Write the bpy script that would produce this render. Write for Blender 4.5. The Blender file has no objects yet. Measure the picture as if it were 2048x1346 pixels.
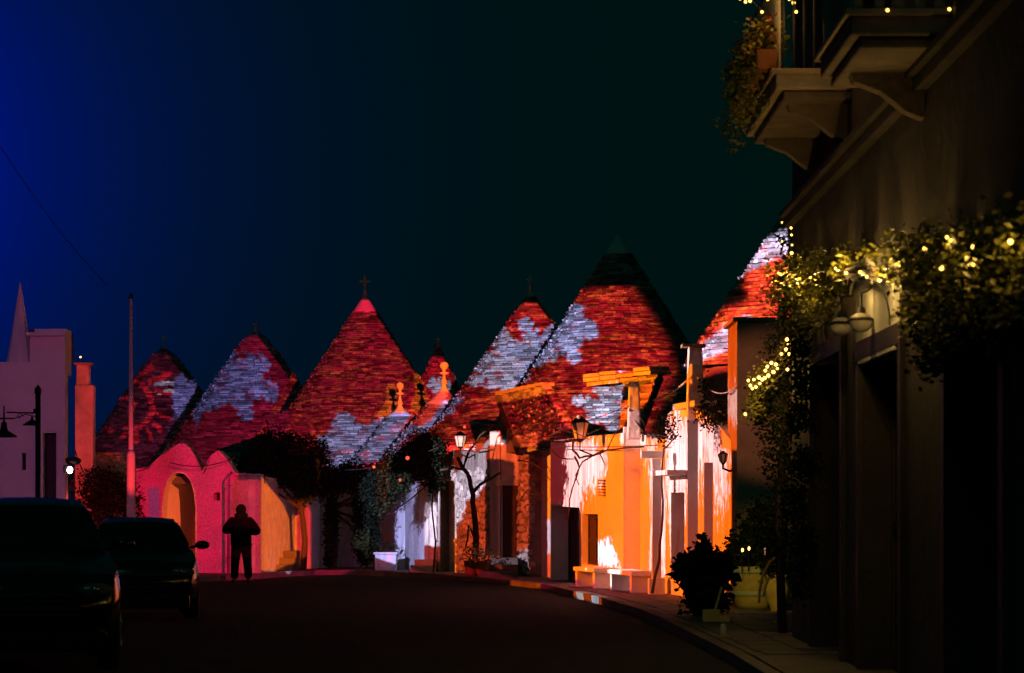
import bpy, bmesh, math, random
import numpy as np
from mathutils import Vector, Matrix
from mathutils.geometry import tessellate_polygon
R = random.Random(7)
rad = math.radians
sc = bpy.context.scene
col = sc.collection

# ------------------------------------------------------------------ camera
F = 5689.0; CX = 1024.0; HY = 1027.0; CZ = 1.6
cam_d = bpy.data.cameras.new('camera'); cam = bpy.data.objects.new('camera', cam_d); col.objects.link(cam)
cam.location = (0, 0, CZ); cam.rotation_euler = (rad(90), 0, 0)
cam_d.lens = F / 2048 * 36; cam_d.sensor_width = 36; cam_d.shift_y = (HY - 673) / 2048
cam_d.clip_end = 3000
cam_d.dof.use_dof = True; cam_d.dof.focus_distance = 60; cam_d.dof.aperture_fstop = 3.5
cam_d.dof.aperture_blades = 7
sc.camera = cam

# ------------------------------------------------------------------ view, sampling
sc.view_settings.view_transform = 'Standard'; sc.view_settings.look = 'None'
sc.view_settings.exposure = 0; sc.view_settings.gamma = 1
sc.view_settings.use_curve_mapping = False
sc.cycles.use_denoising = True
sc.cycles.max_bounces = 5; sc.cycles.denoising_prefilter = 'FAST'; sc.cycles.diffuse_bounces = 3; sc.cycles.glossy_bounces = 3
sc.cycles.sample_clamp_indirect = 3; sc.cycles.use_light_tree = True

# ------------------------------------------------------------------ night sky, glowing blue towards the stage beams on the left
w = bpy.data.worlds.new('World'); sc.world = w; w.use_nodes = True
nt = w.node_tree; nt.nodes.clear()
wo = nt.nodes.new('ShaderNodeOutputWorld'); bg = nt.nodes.new('ShaderNodeBackground')
tc = nt.nodes.new('ShaderNodeTexCoord')
def dotglow(az, el, lo, c):
    v = Vector((math.sin(rad(az)) * math.cos(rad(el)), math.cos(rad(az)) * math.cos(rad(el)), math.sin(rad(el))))
    d = nt.nodes.new('ShaderNodeVectorMath'); d.operation = 'DOT_PRODUCT'
    nt.links.new(tc.outputs['Generated'], d.inputs[0]); d.inputs[1].default_value = v
    a = nt.nodes.new('ShaderNodeMath'); a.operation = 'ARCCOSINE'; a.use_clamp = False
    nt.links.new(d.outputs['Value'], a.inputs[0])
    m = nt.nodes.new('ShaderNodeMath'); m.operation = 'DIVIDE'; nt.links.new(a.outputs[0], m.inputs[0]); m.inputs[1].default_value = rad(-lo)
    p = nt.nodes.new('ShaderNodeMath'); p.operation = 'EXPONENT'; nt.links.new(m.outputs[0], p.inputs[0])
    s = nt.nodes.new('ShaderNodeVectorMath'); s.operation = 'SCALE'; s.inputs[0].default_value = c
    nt.links.new(p.outputs[0], s.inputs['Scale'])
    return s.outputs[0]
g1 = dotglow(-14, 7.0, 2.55, (0.0, 0.001, 0.62))
base = nt.nodes.new('ShaderNodeVectorMath'); base.operation = 'ADD'
base.inputs[0].default_value = (0.0001, 0.0060, 0.0050); nt.links.new(g1, base.inputs[1])
nt.links.new(base.outputs[0], bg.inputs['Color']); bg.inputs['Strength'].default_value = 1
nt.links.new(bg.outputs[0], wo.inputs[0])

sun = bpy.data.lights.new('fill_sun', 'SUN'); sun.energy = .028; sun.angle = rad(20); sun.color = (.04, 1, .85)  # added weak sun, lifts dark surfaces towards the sky's level
so = bpy.data.objects.new('fill_sun', sun); col.objects.link(so); so.rotation_euler = (rad(52), 0, rad(-14))

# ------------------------------------------------------------------ projectors (projected pictures, some shade and glints drawn in)
def W(px, py, D): return Vector(((px - CX) / F * D, D, CZ - (py - HY) / F * D))
def XY(px, D): return ((px - CX) / F * D, D)
def Dl(pa, Da, pb, Db):
    """depth of the plan line through two (pixel column, depth) points, as a function of the column"""
    ax, ay = XY(pa, Da); bx, by = XY(pb, Db)
    def f(px):
        k = (px - CX) / F
        t = (k * ay - ax) / ((bx - ax) - k * (by - ay))
        return ay + t * (by - ay)
    return f

WB = (.66, .66, .84)
class Gobo:
    def __init__(s, pos, tgt, tx, ty, wpx, hpx, seed):
        s.pos = Vector(pos); z = (s.pos - Vector(tgt)).normalized()
        x = Vector((0, 0, 1)).cross(z).normalized(); y = z.cross(x)
        s.M = Matrix((x, y, z)).transposed().to_4x4(); s.M.translation = s.pos
        s.Mi = s.M.inverted(); s.tx, s.ty, s.w, s.h = tx, ty, wpx, hpx
        U, V = np.meshgrid(np.linspace(-tx, tx, wpx), np.linspace(-ty, ty, hpx)); s.U, s.V = U, V
        s.img = np.zeros((hpx, wpx, 3), np.float32); s.rng = np.random.RandomState(seed); s.pool = {}
    def wob(s, gx, gy):
        P = s.pool.setdefault((gx, gy), [])
        if len(P) < 3: P.append(s.noise(gx, gy))
        return np.roll(P[s.rng.randint(len(P))], (s.rng.randint(s.h), s.rng.randint(s.w)), (0, 1))
    def noise(s, gx, gy):
        g = s.rng.rand(gy + 2, gx + 2).astype(np.float32)
        xs = np.linspace(0, gx - .001, s.w); ys = np.linspace(0, gy - .001, s.h)
        xi = xs.astype(int); yi = ys.astype(int); fx = xs - xi; fy = (ys - yi)[:, None]
        fx = fx * fx * (3 - 2 * fx); fy = fy * fy * (3 - 2 * fy)
        a = g[yi][:, xi] * (1 - fx) + g[yi][:, xi + 1] * fx
        b = g[yi + 1][:, xi] * (1 - fx) + g[yi + 1][:, xi + 1] * fx
        return a * (1 - fy) + b * fy
    def uv(s, p):
        q = s.Mi @ p; return (q.x / -q.z, q.y / -q.z)
    def mask(s, pts, D, warp=0., gx=160, gy=90, soft=0):
        P = []
        n = len(pts)
        for i in range(n):                       # subdivide so that lines follow the facade
            a, b = pts[i], pts[(i + 1) % n]
            for t in (0, .5):
                px = a[0] + (b[0] - a[0]) * t; py = a[1] + (b[1] - a[1]) * t
                P.append(s.uv(W(px, py, D(px) if callable(D) else D)))
        P = np.array(P)
        mar = warp * 1.2 + .003 + soft * 2
        x0, y0 = P.min(0) - mar; x1, y1 = P.max(0) + mar
        i0 = max(0, int((x0 + s.tx) / (2 * s.tx) * s.w)); i1 = min(s.w, int((x1 + s.tx) / (2 * s.tx) * s.w) + 2)
        j0 = max(0, int((y0 + s.ty) / (2 * s.ty) * s.h)); j1 = min(s.h, int((y1 + s.ty) / (2 * s.ty) * s.h) + 2)
        m = np.zeros((s.h, s.w), np.float32)
        if i1 <= i0 or j1 <= j0: return m
        U = s.U[j0:j1, i0:i1]; V = s.V[j0:j1, i0:i1]
        if warp:
            for q, am in ((1, 1.0), (3, .75)):
                U = U + ((s.wob(gx * q, gy * q) - .5) * 2 * warp * am)[j0:j1, i0:i1]; V = V + ((s.wob(gx * q, gy * q) - .5) * 2 * warp * am)[j0:j1, i0:i1]
        ins = np.zeros(U.shape, bool); k = len(P)
        for i in range(k):
            xa, ya = P[i]; xb, yb = P[(i + 1) % k]
            if ya == yb: continue
            c = (ya > V) != (yb > V)
            ins ^= c & (U < (xb - xa) * (V - ya) / (yb - ya) + xa)
        m[j0:j1, i0:i1] = ins
        if soft:
            r = max(1, int(soft / (2 * s.tx) * s.w))
            for ax in (0, 1):
                for _ in range(2):
                    c = np.cumsum(m, axis=ax); a = np.roll(c, -r, axis=ax) - np.roll(c, r, axis=ax); m = np.clip(a / (2 * r), 0, 1)
        return m
    def paint(s, pts, D, color, warp=0., mod=None, gx=160, gy=90, soft=0, lace=None):
        m = s.mask(pts, D, warp, gx, gy, soft)
        ys, xs = np.nonzero(m.any(1))[0], np.nonzero(m.any(0))[0]
        if not len(ys): return
        sl = (slice(ys[0], ys[-1] + 1), slice(xs[0], xs[-1] + 1)); m = m[sl][..., None]
        if lace is not None: m = m * lace[sl][..., None]; color = [a * b for a, b in zip(color, WB)]
        c = np.array(color, np.float32)[None, None, :]
        if mod is not None: c = c * mod[sl][..., None]
        s.img[sl] = s.img[sl] * (1 - m) + c * m
    def stroke(s, pts, D, width, color, warp=0):
        for a, b in zip(pts[:-1], pts[1:]):
            dx, dy = b[0] - a[0], b[1] - a[1]; l = math.hypot(dx, dy) or 1; nx, ny = -dy / l * width / 2, dx / l * width / 2
            s.paint([(a[0] + nx, a[1] + ny), (b[0] + nx, b[1] + ny), (b[0] - nx, b[1] - ny), (a[0] - nx, a[1] - ny)], D, color, warp)
    def lamp(s, name, power, radius, size_deg):
        im = bpy.data.images.new(name + '_picture', s.w, s.h, float_buffer=True, alpha=False)
        im.colorspace_settings.name = 'Linear Rec.709'
        px = np.ones((s.h, s.w, 4), np.float32); px[..., :3] = s.img
        im.pixels.foreach_set(px.ravel()); im.update(); im.pack()
        l = bpy.data.lights.new(name, 'SPOT'); l.energy = power; l.shadow_soft_size = radius
        l.spot_size = rad(size_deg); l.spot_blend = 0.0; l.use_nodes = True
        t = l.node_tree; em = t.nodes['Emission']
        co = t.nodes.new('ShaderNodeTexCoord'); sp = t.nodes.new('ShaderNodeSeparateXYZ')
        t.links.new(co.outputs['Normal'], sp.inputs[0])
        def mth(op, a, b):
            n = t.nodes.new('ShaderNodeMath'); n.operation = op
            for i, v in ((0, a), (1, b)):
                if isinstance(v, (int, float)): n.inputs[i].default_value = v
                else: t.links.new(v, n.inputs[i])
            return n.outputs[0]
        nz = mth('MULTIPLY', sp.outputs[2], -1.0)
        u = mth('DIVIDE', sp.outputs[0], nz); v = mth('DIVIDE', sp.outputs[1], nz)
        u = mth('MULTIPLY_ADD', u, .5 / s.tx); u.node.inputs[2].default_value = .5
        v = mth('MULTIPLY_ADD', v, .5 / s.ty); v.node.inputs[2].default_value = .5
        cb = t.nodes.new('ShaderNodeCombineXYZ'); t.links.new(u, cb.inputs[0]); t.links.new(v, cb.inputs[1])
        it = t.nodes.new('ShaderNodeTexImage'); it.image = im; it.extension = 'CLIP'; it.interpolation = 'Linear'
        t.links.new(cb.outputs[0], it.inputs[0]); t.links.new(it.outputs[0], em.inputs['Color'])
        o = bpy.data.objects.new(name, l); o.matrix_world = s.M; col.objects.link(o)
        return o

# depth of the plan lines the facades stand on (used by the walls and by the projected pictures)
D_left = Dl(268, 71.6, 520, 71)
D_blue = Dl(748, 80, 857, 73.5)
D_rub = Dl(873, 73.4, 1001, 68.5)
D_mid = Dl(1038, 68.4, 1100, 65.6)
D_r1 = Dl(1100, 64, 1247, 57)
D_p5 = Dl(1186, 62.0, 1322, 59.3); D_p4 = Dl(1003, 68.6, 1095, 65.6); D_tw = Dl(1457, 48.4, 1475, 46.4)
D_r1b = Dl(1280, 57, 1330, 54.2)
D_r2 = Dl(1330, 53, 1466, 47.6)
# cones: key -> apex column, apex row, depth, half-width per row, base row
CONES = {
 't1': (328, 695, 93.0, .66, 985), 't2': (512, 662, 88.6, .70, 985), 't3': (730, 590, 84.0, .66, 950),
 'tb': (877, 690, 85.0, .50, 940),
 'ta': (800, 806, 80.5, .85, 950), 'tc': (888, 765, 77.5, .80, 930),
 't4': (1061, 580, 75.5, .70, 890), 't5': (1237, 468, 71.0, .64, 886), 't6': (1572, 418, 54.2, .65, 735)}
def cd(k, o): return CONES[k][2] - o

# picture A: from the far corner of the balcony house onto the roofs and the houses on the left
A = Gobo((4.0, 36.5, 7.9), (-3.6, 77, 4.6), .26, .16, 1700, 1040, 3)
stk = np.clip(.55 + .9 * (A.noise(150, 500) * .55 + A.noise(40, 260) * .45), .35, 1.7)
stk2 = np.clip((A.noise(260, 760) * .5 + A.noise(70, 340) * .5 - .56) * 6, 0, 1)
def roof(k, c, y0=None, y1=None, hot=.0, soft=0.0):
    ax, ay, D, kk, by = CONES[k]; y0 = y0 or ay; y1 = y1 or by
    Df = D - 1.6
    w0 = kk * (y0 - ay) + 12; w1 = kk * (y1 - ay) + 12
    P = [(ax - w0, y0), (ax + w0, y0), (ax + w1, y1), (ax - w1, y1)]
    A.paint(P, Df, c, .0, stk, soft=soft)
    if hot: A.img += A.mask(P, Df)[..., None] * (stk2[..., None] * np.array((hot, hot * .16, hot * .01), np.float32))  # orange glints of bright stones, drawn into the projected picture
lace = np.clip(1.25 - 2.4 * np.clip(A.noise(110, 240) * .6 + A.noise(330, 520) * .4 - .46, 0, 1) * 2.0, .35, 1)
CR = (.24, .002, .022)
roof('t1', (.05, .0008, .012), 700)
roof('t2', (.14, .0008, .018), 664)
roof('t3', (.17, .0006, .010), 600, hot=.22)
A.paint([(712, 598), (748, 598), (755, 628), (705, 628)], cd('t3', .5), (.30, .002, .02))
roof('tb', (.34, .003, .012), 705)
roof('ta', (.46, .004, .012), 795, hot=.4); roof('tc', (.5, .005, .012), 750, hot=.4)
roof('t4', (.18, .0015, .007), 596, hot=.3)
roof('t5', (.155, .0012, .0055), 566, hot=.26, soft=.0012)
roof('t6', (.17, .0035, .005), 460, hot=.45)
A.paint([(1000, 782), (1100, 765), (1190, 768), (1190, 888), (1068, 886)], 65.2, (.18, .0012, .005), 0, stk)
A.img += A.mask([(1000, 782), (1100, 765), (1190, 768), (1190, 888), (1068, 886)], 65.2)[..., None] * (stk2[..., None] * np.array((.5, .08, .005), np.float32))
# the right flank of the tall cone is outside the picture
A.paint([(1222, 530), (1282, 600), (1330, 690), (1345, 745), (1275, 900), (1420, 900), (1420, 520), (1240, 440)], cd('t5', 1), (0, 0, 0), .001, soft=.004)
BL = (.30, .33, .52); WH = (.62, .58, .72)
A.paint([(370, 740), (400, 775), (380, 830), (345, 885), (350, 830), (345, 800), (352, 760)], cd('t1', 1.5), (.12, .10, .36), .0012, stk)
for y in (763, 781): A.stroke([(312, y + 3), (352, y)], cd('t1', 1.5), 8, (.38, .30, .48), .0005)
SUN = (.42, .005, .022)
for r0_, w_ in ((46, 10),):
    A.stroke([(258 + r0_ * math.cos(a), 806 + r0_ * 1.15 * math.sin(a)) for a in [rad(-100 + k * 13) for k in range(17)]], cd('t1', 1.5), w_, SUN, .0010)
for a_, l_ in ((-82, 88), (-62, 96), (-42, 112), (-20, 92), (18, 92), (38, 84), (58, 86), (80, 84), (100, 78), (-104, 70), (122, 66)):
    a_ = rad(a_); A.stroke([(258 + 56 * math.cos(a_), 806 + 62 * math.sin(a_)), (258 + l_ * math.cos(a_ + .12), 806 + l_ * 1.0 * math.sin(a_ + .12))], cd('t1', 1.5), 9, SUN, .0009)
A.stroke([(240, 795), (262, 790), (270, 808), (256, 824)], cd('t1', 1.5), 8, SUN, .001)
A.paint([(440, 740), (480, 708), (528, 700), (530, 722), (521, 745), (553, 765), (553, 788), (520, 790), (503, 812), (494, 838), (472, 820), (458, 812), (420, 804), (395, 812), (372, 835), (395, 800), (415, 765)], cd('t2', 1.7), (.15, .13, .36), .0028, stk, lace=lace)
A.paint([(480, 760), (500, 780), (505, 812), (490, 800)], cd('t2', 1.7), (.10, .03, .12), .002, stk)
A.paint([(685, 818), (700, 830), (706, 845), (745, 846), (770, 840), (775, 812), (812, 812), (872, 848), (850, 880), (795, 912), (735, 945), (650, 948), (655, 915), (640, 897), (618, 880), (618, 868), (650, 870), (670, 850)], cd('t3', 3), (.24, .24, .44), .0024, stk, lace=lace)
A.paint([(845, 806), (880, 780), (905, 772), (880, 815), (850, 850), (830, 850)], cd('tc', 1), (.5, .03, .02), .0015, stk)
A.paint([(1008, 660), (1025, 658), (1032, 675), (1060, 680), (1085, 690), (1060, 730), (1030, 778), (985, 780), (978, 768), (985, 738), (960, 730), (935, 738), (960, 712), (985, 700), (998, 684)], cd('t4', 1.5), (.36, .33, .46), .0028, stk, lace=lace)
A.paint([(1140, 605), (1168, 603), (1172, 625), (1200, 652), (1197, 665), (1165, 672), (1152, 712), (1125, 700), (1108, 706), (1070, 720), (1090, 680), (1110, 640)], cd('t5', 1.6), (.27, .29, .50), .0028, stk, lace=lace)
A.paint([(1205, 772), (1262, 768), (1262, 800), (1240, 818), (1225, 870), (1200, 850), (1165, 815), (1196, 795)], cd('t5', 2.8), (.36, .36, .46), .0028, stk, lace=lace)
A.paint([(1520, 462), (1600, 440), (1580, 500), (1500, 532), (1476, 537), (1490, 505)], cd('t6', 1.0), (.24, .22, .28), .0025, stk, lace=lace)
A.paint([(1476, 616), (1510, 618), (1497, 636), (1468, 645), (1462, 690), (1400, 708), (1370, 702), (1415, 660), (1445, 640)], cd('t6', 1.7), (.24, .22, .28), .0025, stk, lace=lace)
def snow(cx, cy, r, a0, D, c, sq=1.0):
    c = [a * b for a, b in zip(c, WB)]
    for k in range(6):
        a = rad(a0 + 60 * k); ux, uy = math.cos(a), math.sin(a) * sq
        A.stroke([(cx, cy), (cx + ux * r, cy + uy * r)], D, r * .13, c)
        for f, l in ((.42, .30), (.66, .26), (.86, .18)):
            for sg in (-1, 1):
                b = a + sg * rad(48); px, py = cx + ux * r * f, cy + uy * r * f
                A.stroke([(px, py), (px + math.cos(b) * r * l, py + math.sin(b) * r * l * sq)], D, r * .10, c)
snow(478, 765, 84, 22, cd('t2', 1.7), (.16, .14, .38), .95)
snow(722, 893, 88, 10, cd('t3', 3), (.26, .26, .46), .85)
snow(1012, 722, 78, 28, cd('t4', 1.5), (.38, .35, .48))
snow(1122, 660, 74, 5, cd('t5', 1.6), (.29, .31, .52))
snow(1212, 812, 66, 15, cd('t5', 2.8), (.36, .36, .46))
# finials and small whitewashed caps
A.paint([(881, 702), (896, 702), (902, 718), (898, 738), (910, 768), (911, 783), (862, 783), (866, 768), (879, 738), (875, 718)], cd('tc', .2), (.50, .065, .006))
A.paint([(793, 754), (807, 754), (812, 772), (808, 785), (838, 824), (762, 824), (790, 785), (788, 772)], cd('ta', .2), (.50, .065, .006))
# low left houses
dg = (np.clip(.75 + .5 * A.noise(60, 40), .6, 1.3))
A.paint([(262, 938), (296, 938), (312, 918), (355, 890), (375, 885), (408, 940), (424, 905), (442, 900), (475, 945), (475, 1168), (262, 1172)], D_left, (.155, .0002, .012), 0, dg)
A.paint([(455, 960), (524, 960), (524, 1160), (455, 1160)], D_left, (.12, .003, .008), 0, dg)
A.paint([(324, 1150), (324, 1020), (328, 985), (335, 962), (345, 948), (356, 944), (369, 947), (380, 959), (389, 985), (392, 1015), (392, 1150)], D_left, (.30, .036, .010))  # archway drawn brighter and more orange, for its reveal facing the lamp
A.paint([(296, 975), (318, 975), (318, 1130), (300, 1130)], D_left, (.075, .005, .03))
A.paint([(522, 950), (597, 950), (597, 1142), (522, 1142)], lambda p: 71 + max(0, p - 520) * .072, (.42, .062, .004))
A.paint([(595, 1000), (652, 1000), (652, 1146), (595, 1146)], 76.6, (.20, .008, .008), 0, dg)
A.paint([(400, 1138), (760, 1128), (760, 1150), (400, 1168)], lambda p: 66 + (p - 400) * .03, (.16, .003, .02), 0, dg)
A.paint([(545, 1140), (585, 1138), (575, 1156), (540, 1156)], 72.5, (.5, .45, .6), .001)
A.paint([(405, 1154), (432, 1154), (430, 1164), (405, 1164)], 66.5, (.7, .55, .7))
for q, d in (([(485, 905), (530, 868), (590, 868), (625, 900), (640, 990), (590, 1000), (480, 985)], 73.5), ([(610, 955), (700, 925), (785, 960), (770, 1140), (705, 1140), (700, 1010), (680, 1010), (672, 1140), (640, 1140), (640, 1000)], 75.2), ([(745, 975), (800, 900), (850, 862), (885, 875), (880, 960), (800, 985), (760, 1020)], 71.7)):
    A.paint(q, d, (.012, .0004, .003))  # picture blacked out over the foliage to keep it dark
A.paint([(676, 1000), (703, 1000), (703, 1092), (676, 1092)], 78, (.35, .05, .004), .001); A.paint([(676, 1092), (703, 1092), (703, 1135), (676, 1135)], 78, (.3, .22, .28), .001)
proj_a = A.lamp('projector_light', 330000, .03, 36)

# picture B: from across the street onto the house fronts
B = Gobo((-10.8, 53.0, 5.2), (3.5, 57.5, 2.2), 1.6, .52, 2400, 900, 11)
ver = np.clip(.6 + .8 * B.noise(700, 22), .55, 1.4)
OR = (1.0, .125, .0); PW = (1.0, .46, .46)
def fac(pts, D, c, **k): B.paint(pts, D, c, **k)
fac([(744, 950), (858, 915), (858, 1145), (744, 1140)], D_blue, (.60, .62, 1.35), mod=ver)
fac([(744, 940), (858, 905), (858, 955), (800, 975), (744, 990)], D_blue, (.36, .02, .05))
fac([(842, 930), (858, 930), (858, 965), (842, 970)], D_blue, (1.0, .12, .02))
fac([(744, 1100), (800, 1100), (800, 1145), (744, 1145)], 77, (.9, .55, .75))
fac([(858, 880), (1003, 880), (1003, 1150), (858, 1150)], D_rub, (1.5, 1.25, 1.75), mod=ver)
fac([(912, 1075), (935, 1010), (955, 990), (985, 960), (1003, 960), (1003, 1150), (908, 1150)], D_rub, (.95, .09, .02), warp=.006)
fac([(858, 1095), (912, 1090), (912, 1150), (858, 1150)], D_rub, (.4, .02, .02))
fac([(902, 958), (914, 958), (914, 1080), (902, 1080)], D_rub, (1.3, .95, 1.0))
fac([(902, 1078), (914, 1078), (914, 1150), (902, 1150)], D_rub, (1.5, .28, .01))
fac([(880, 950), (901, 950), (901, 1150), (880, 1150)], D_rub, (0, 0, 0))  # shade of the door reveal, blacked into the picture
fac([(980, 865), (1001, 865), (1001, 958), (980, 958)], D_rub, (1.4, 1.0, 1.0))
fac([(980, 975), (1003, 975), (1003, 1118), (980, 1118)], D_rub, (1.5, .28, .01))
fac([(1003, 900), (1100, 870), (1100, 1160), (1003, 1160)], D_mid, (.9, .09, .02), warp=.004, mod=ver)
fac([(1036, 1110), (1060, 1095), (1060, 1150), (1036, 1160)], D_mid, (.6, .45, .6), warp=.004)
fac([(1060, 900), (1083, 900), (1083, 1160), (1060, 1160)], D_mid, (.05, .002, .004))
fac([(1083, 900), (1097, 900), (1097, 1040), (1083, 1040)], D_mid, (1.4, .25, .01))
fac([(1083, 1040), (1100, 1030), (1100, 1100), (1083, 1100)], D_mid, (.9, .6, .8), warp=.003)
fac([(1003, 925), (1034, 925), (1034, 1125), (1003, 1125)], D_mid, (.02, .001, .004))
ORm = np.clip(.8 + .3 * B.noise(300, 60), .7, 1.15)
fac([(1097, 872), (1333, 872), (1333, 1215), (1097, 1215)], D_r1, OR, mod=ORm)
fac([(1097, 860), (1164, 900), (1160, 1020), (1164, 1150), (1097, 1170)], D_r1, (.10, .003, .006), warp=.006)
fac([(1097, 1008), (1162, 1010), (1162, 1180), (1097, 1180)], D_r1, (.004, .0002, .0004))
fac([(1133, 880), (1180, 885), (1212, 900), (1215, 930), (1200, 960), (1168, 985), (1150, 1040), (1130, 1050), (1128, 1000), (1140, 960), (1130, 920)], D_r1, PW, warp=.02, mod=ver, gx=500, gy=140)
fac([(1186, 870), (1250, 870), (1230, 900), (1200, 890)], D_r1, (1.0, .16, .004), warp=.02, gx=400, gy=120)
fac([(1192, 1080), (1225, 1082), (1232, 1120), (1245, 1135), (1200, 1130), (1192, 1110)], D_r1, (.75, .8, .95), warp=.012, gx=500, gy=140)
fac([(1262, 880), (1290, 880), (1300, 940), (1325, 960), (1330, 1060), (1315, 1140), (1288, 1160), (1278, 1100), (1284, 1000), (1276, 940)], D_r1, PW, warp=.03, mod=ver, gx=500, gy=60)
fac([(1286, 900), (1297, 900), (1300, 985), (1290, 1000)], D_r1, OR, warp=.01); fac([(1282, 1020), (1296, 1010), (1298, 1090), (1284, 1100)], D_r1, OR, warp=.01)
fac([(1326, 822), (1470, 800), (1470, 1215), (1326, 1215)], D_r2, OR, mod=ORm)
fac([(1328, 838), (1350, 830), (1376, 842), (1400, 838), (1425, 842), (1452, 870), (1462, 930), (1452, 965), (1444, 1010), (1436, 1000), (1432, 960), (1420, 930), (1402, 945), (1398, 985), (1378, 985), (1366, 1040), (1345, 1075), (1336, 1020), (1330, 960)], D_r2, PW, warp=.035, mod=ver, gx=600, gy=50)
fac([(1160, 1178), (1175, 1178), (1180, 1200), (1165, 1196)], D_r1, (1, .9, .9)); 
fac([(1290, 1150), (1325, 1150), (1325, 1205), (1290, 1205)], D_r1, (1, .75, .7), warp=.02, gx=400, gy=100)
fac([(1325, 1150), (1350, 1150), (1350, 1205), (1325, 1205)], D_r1, (.9, .06, .006), warp=.01)
D_kb = Dl(1131, 56, 1200, 50.6)
# benches, kerb, pavement
fac([(1160, 1120), (1302, 1128), (1302, 1192), (1160, 1180)], 55.5, (.9, .13, .01), warp=.004)
fac([(1160, 1120), (1182, 1120), (1182, 1180), (1160, 1180)], 56.6, (1.0, .8, .75), warp=.006)
fac([(1236, 1126), (1258, 1126), (1252, 1150), (1248, 1185), (1238, 1185)], 55, (1.0, .8, .75), warp=.006)
fac([(800, 1142), (1010, 1150), (1160, 1172), (1160, 1196), (1000, 1168), (800, 1152)], lambda p: 74 - (p - 800) * .04, (.30, .012, .03))
fac([(1100, 1150), (1330, 1190), (1330, 1235), (1215, 1205), (1100, 1185)], lambda p: 60 - (p - 1100) * .045, (.26, .006, .04))
fac([(1155, 1176), (1215, 1190), (1215, 1216), (1155, 1196)], D_kb, (.8, .10, .01)); fac([(1158, 1178), (1172, 1178), (1176, 1206), (1162, 1200)], D_kb, (1, .9, .9)); fac([(1190, 1186), (1207, 1190), (1207, 1214), (1192, 1210)], D_kb, (.8, .9, 1.1))
# roofs, caps and the chimney
fac([(1180, 738), (1330, 735), (1330, 775), (1180, 788)], D_p5, (1.9, .36, .006)); fac([(1248, 770), (1330, 765), (1275, 892), (1240, 892)], lambda p: 59.3 if p > 1300 else 58.4, (2.2, .22, .006), mod=ver)
fac([(1200, 776), (1250, 772), (1250, 800), (1200, 800)], D_p5, (1.0, .8, .85), warp=.008, gx=400, gy=100)
fac([(1262, 775), (1270, 775), (1270, 820), (1262, 820)], Dl(1262, 57.4, 1270, 56.2), (1.2, .22, .006)); fac([(1262, 815), (1270, 815), (1270, 890), (1262, 890)], Dl(1262, 57.4, 1270, 56.2), (1.1, .5, .45), warp=.006, gx=400, gy=100)
fac([(995, 780), (1100, 760), (1100, 790), (995, 808)], D_p4, (1.3, .24, .006))
D_ch = Dl(1368, 51.4, 1378, 49.9)
fac([(1366, 676), (1379, 676), (1379, 835), (1366, 835)], D_ch, (1.3, .20, .003)); fac([(1366, 690), (1376, 690), (1374, 745), (1370, 770), (1366, 770)], D_ch, (1.0, .62, .55), warp=.01, gx=400, gy=100)
fac([(1457, 600), (1477, 600), (1477, 900), (1457, 900)], D_tw, (1.0, .13, .006)); fac([(1457, 785), (1477, 785), (1477, 838), (1457, 838)], D_tw, (1.0, .62, .66), warp=.02, gx=400, gy=100)
fac([(862, 860), (905, 850), (912, 935), (868, 935)], 71, (.75, .06, .01), warp=.01)
fac([(600, 930), (735, 930), (735, 1145), (600, 1145)], 75.3, (.004, .001, .004)); fac([(790, 860), (880, 850), (880, 950), (790, 950)], 71.8, (.01, .001, .004))  # foliage blacked out in this picture too, so it stays dark
proj_b = B.lamp('projector_light', 21000, .03, 122)

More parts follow.
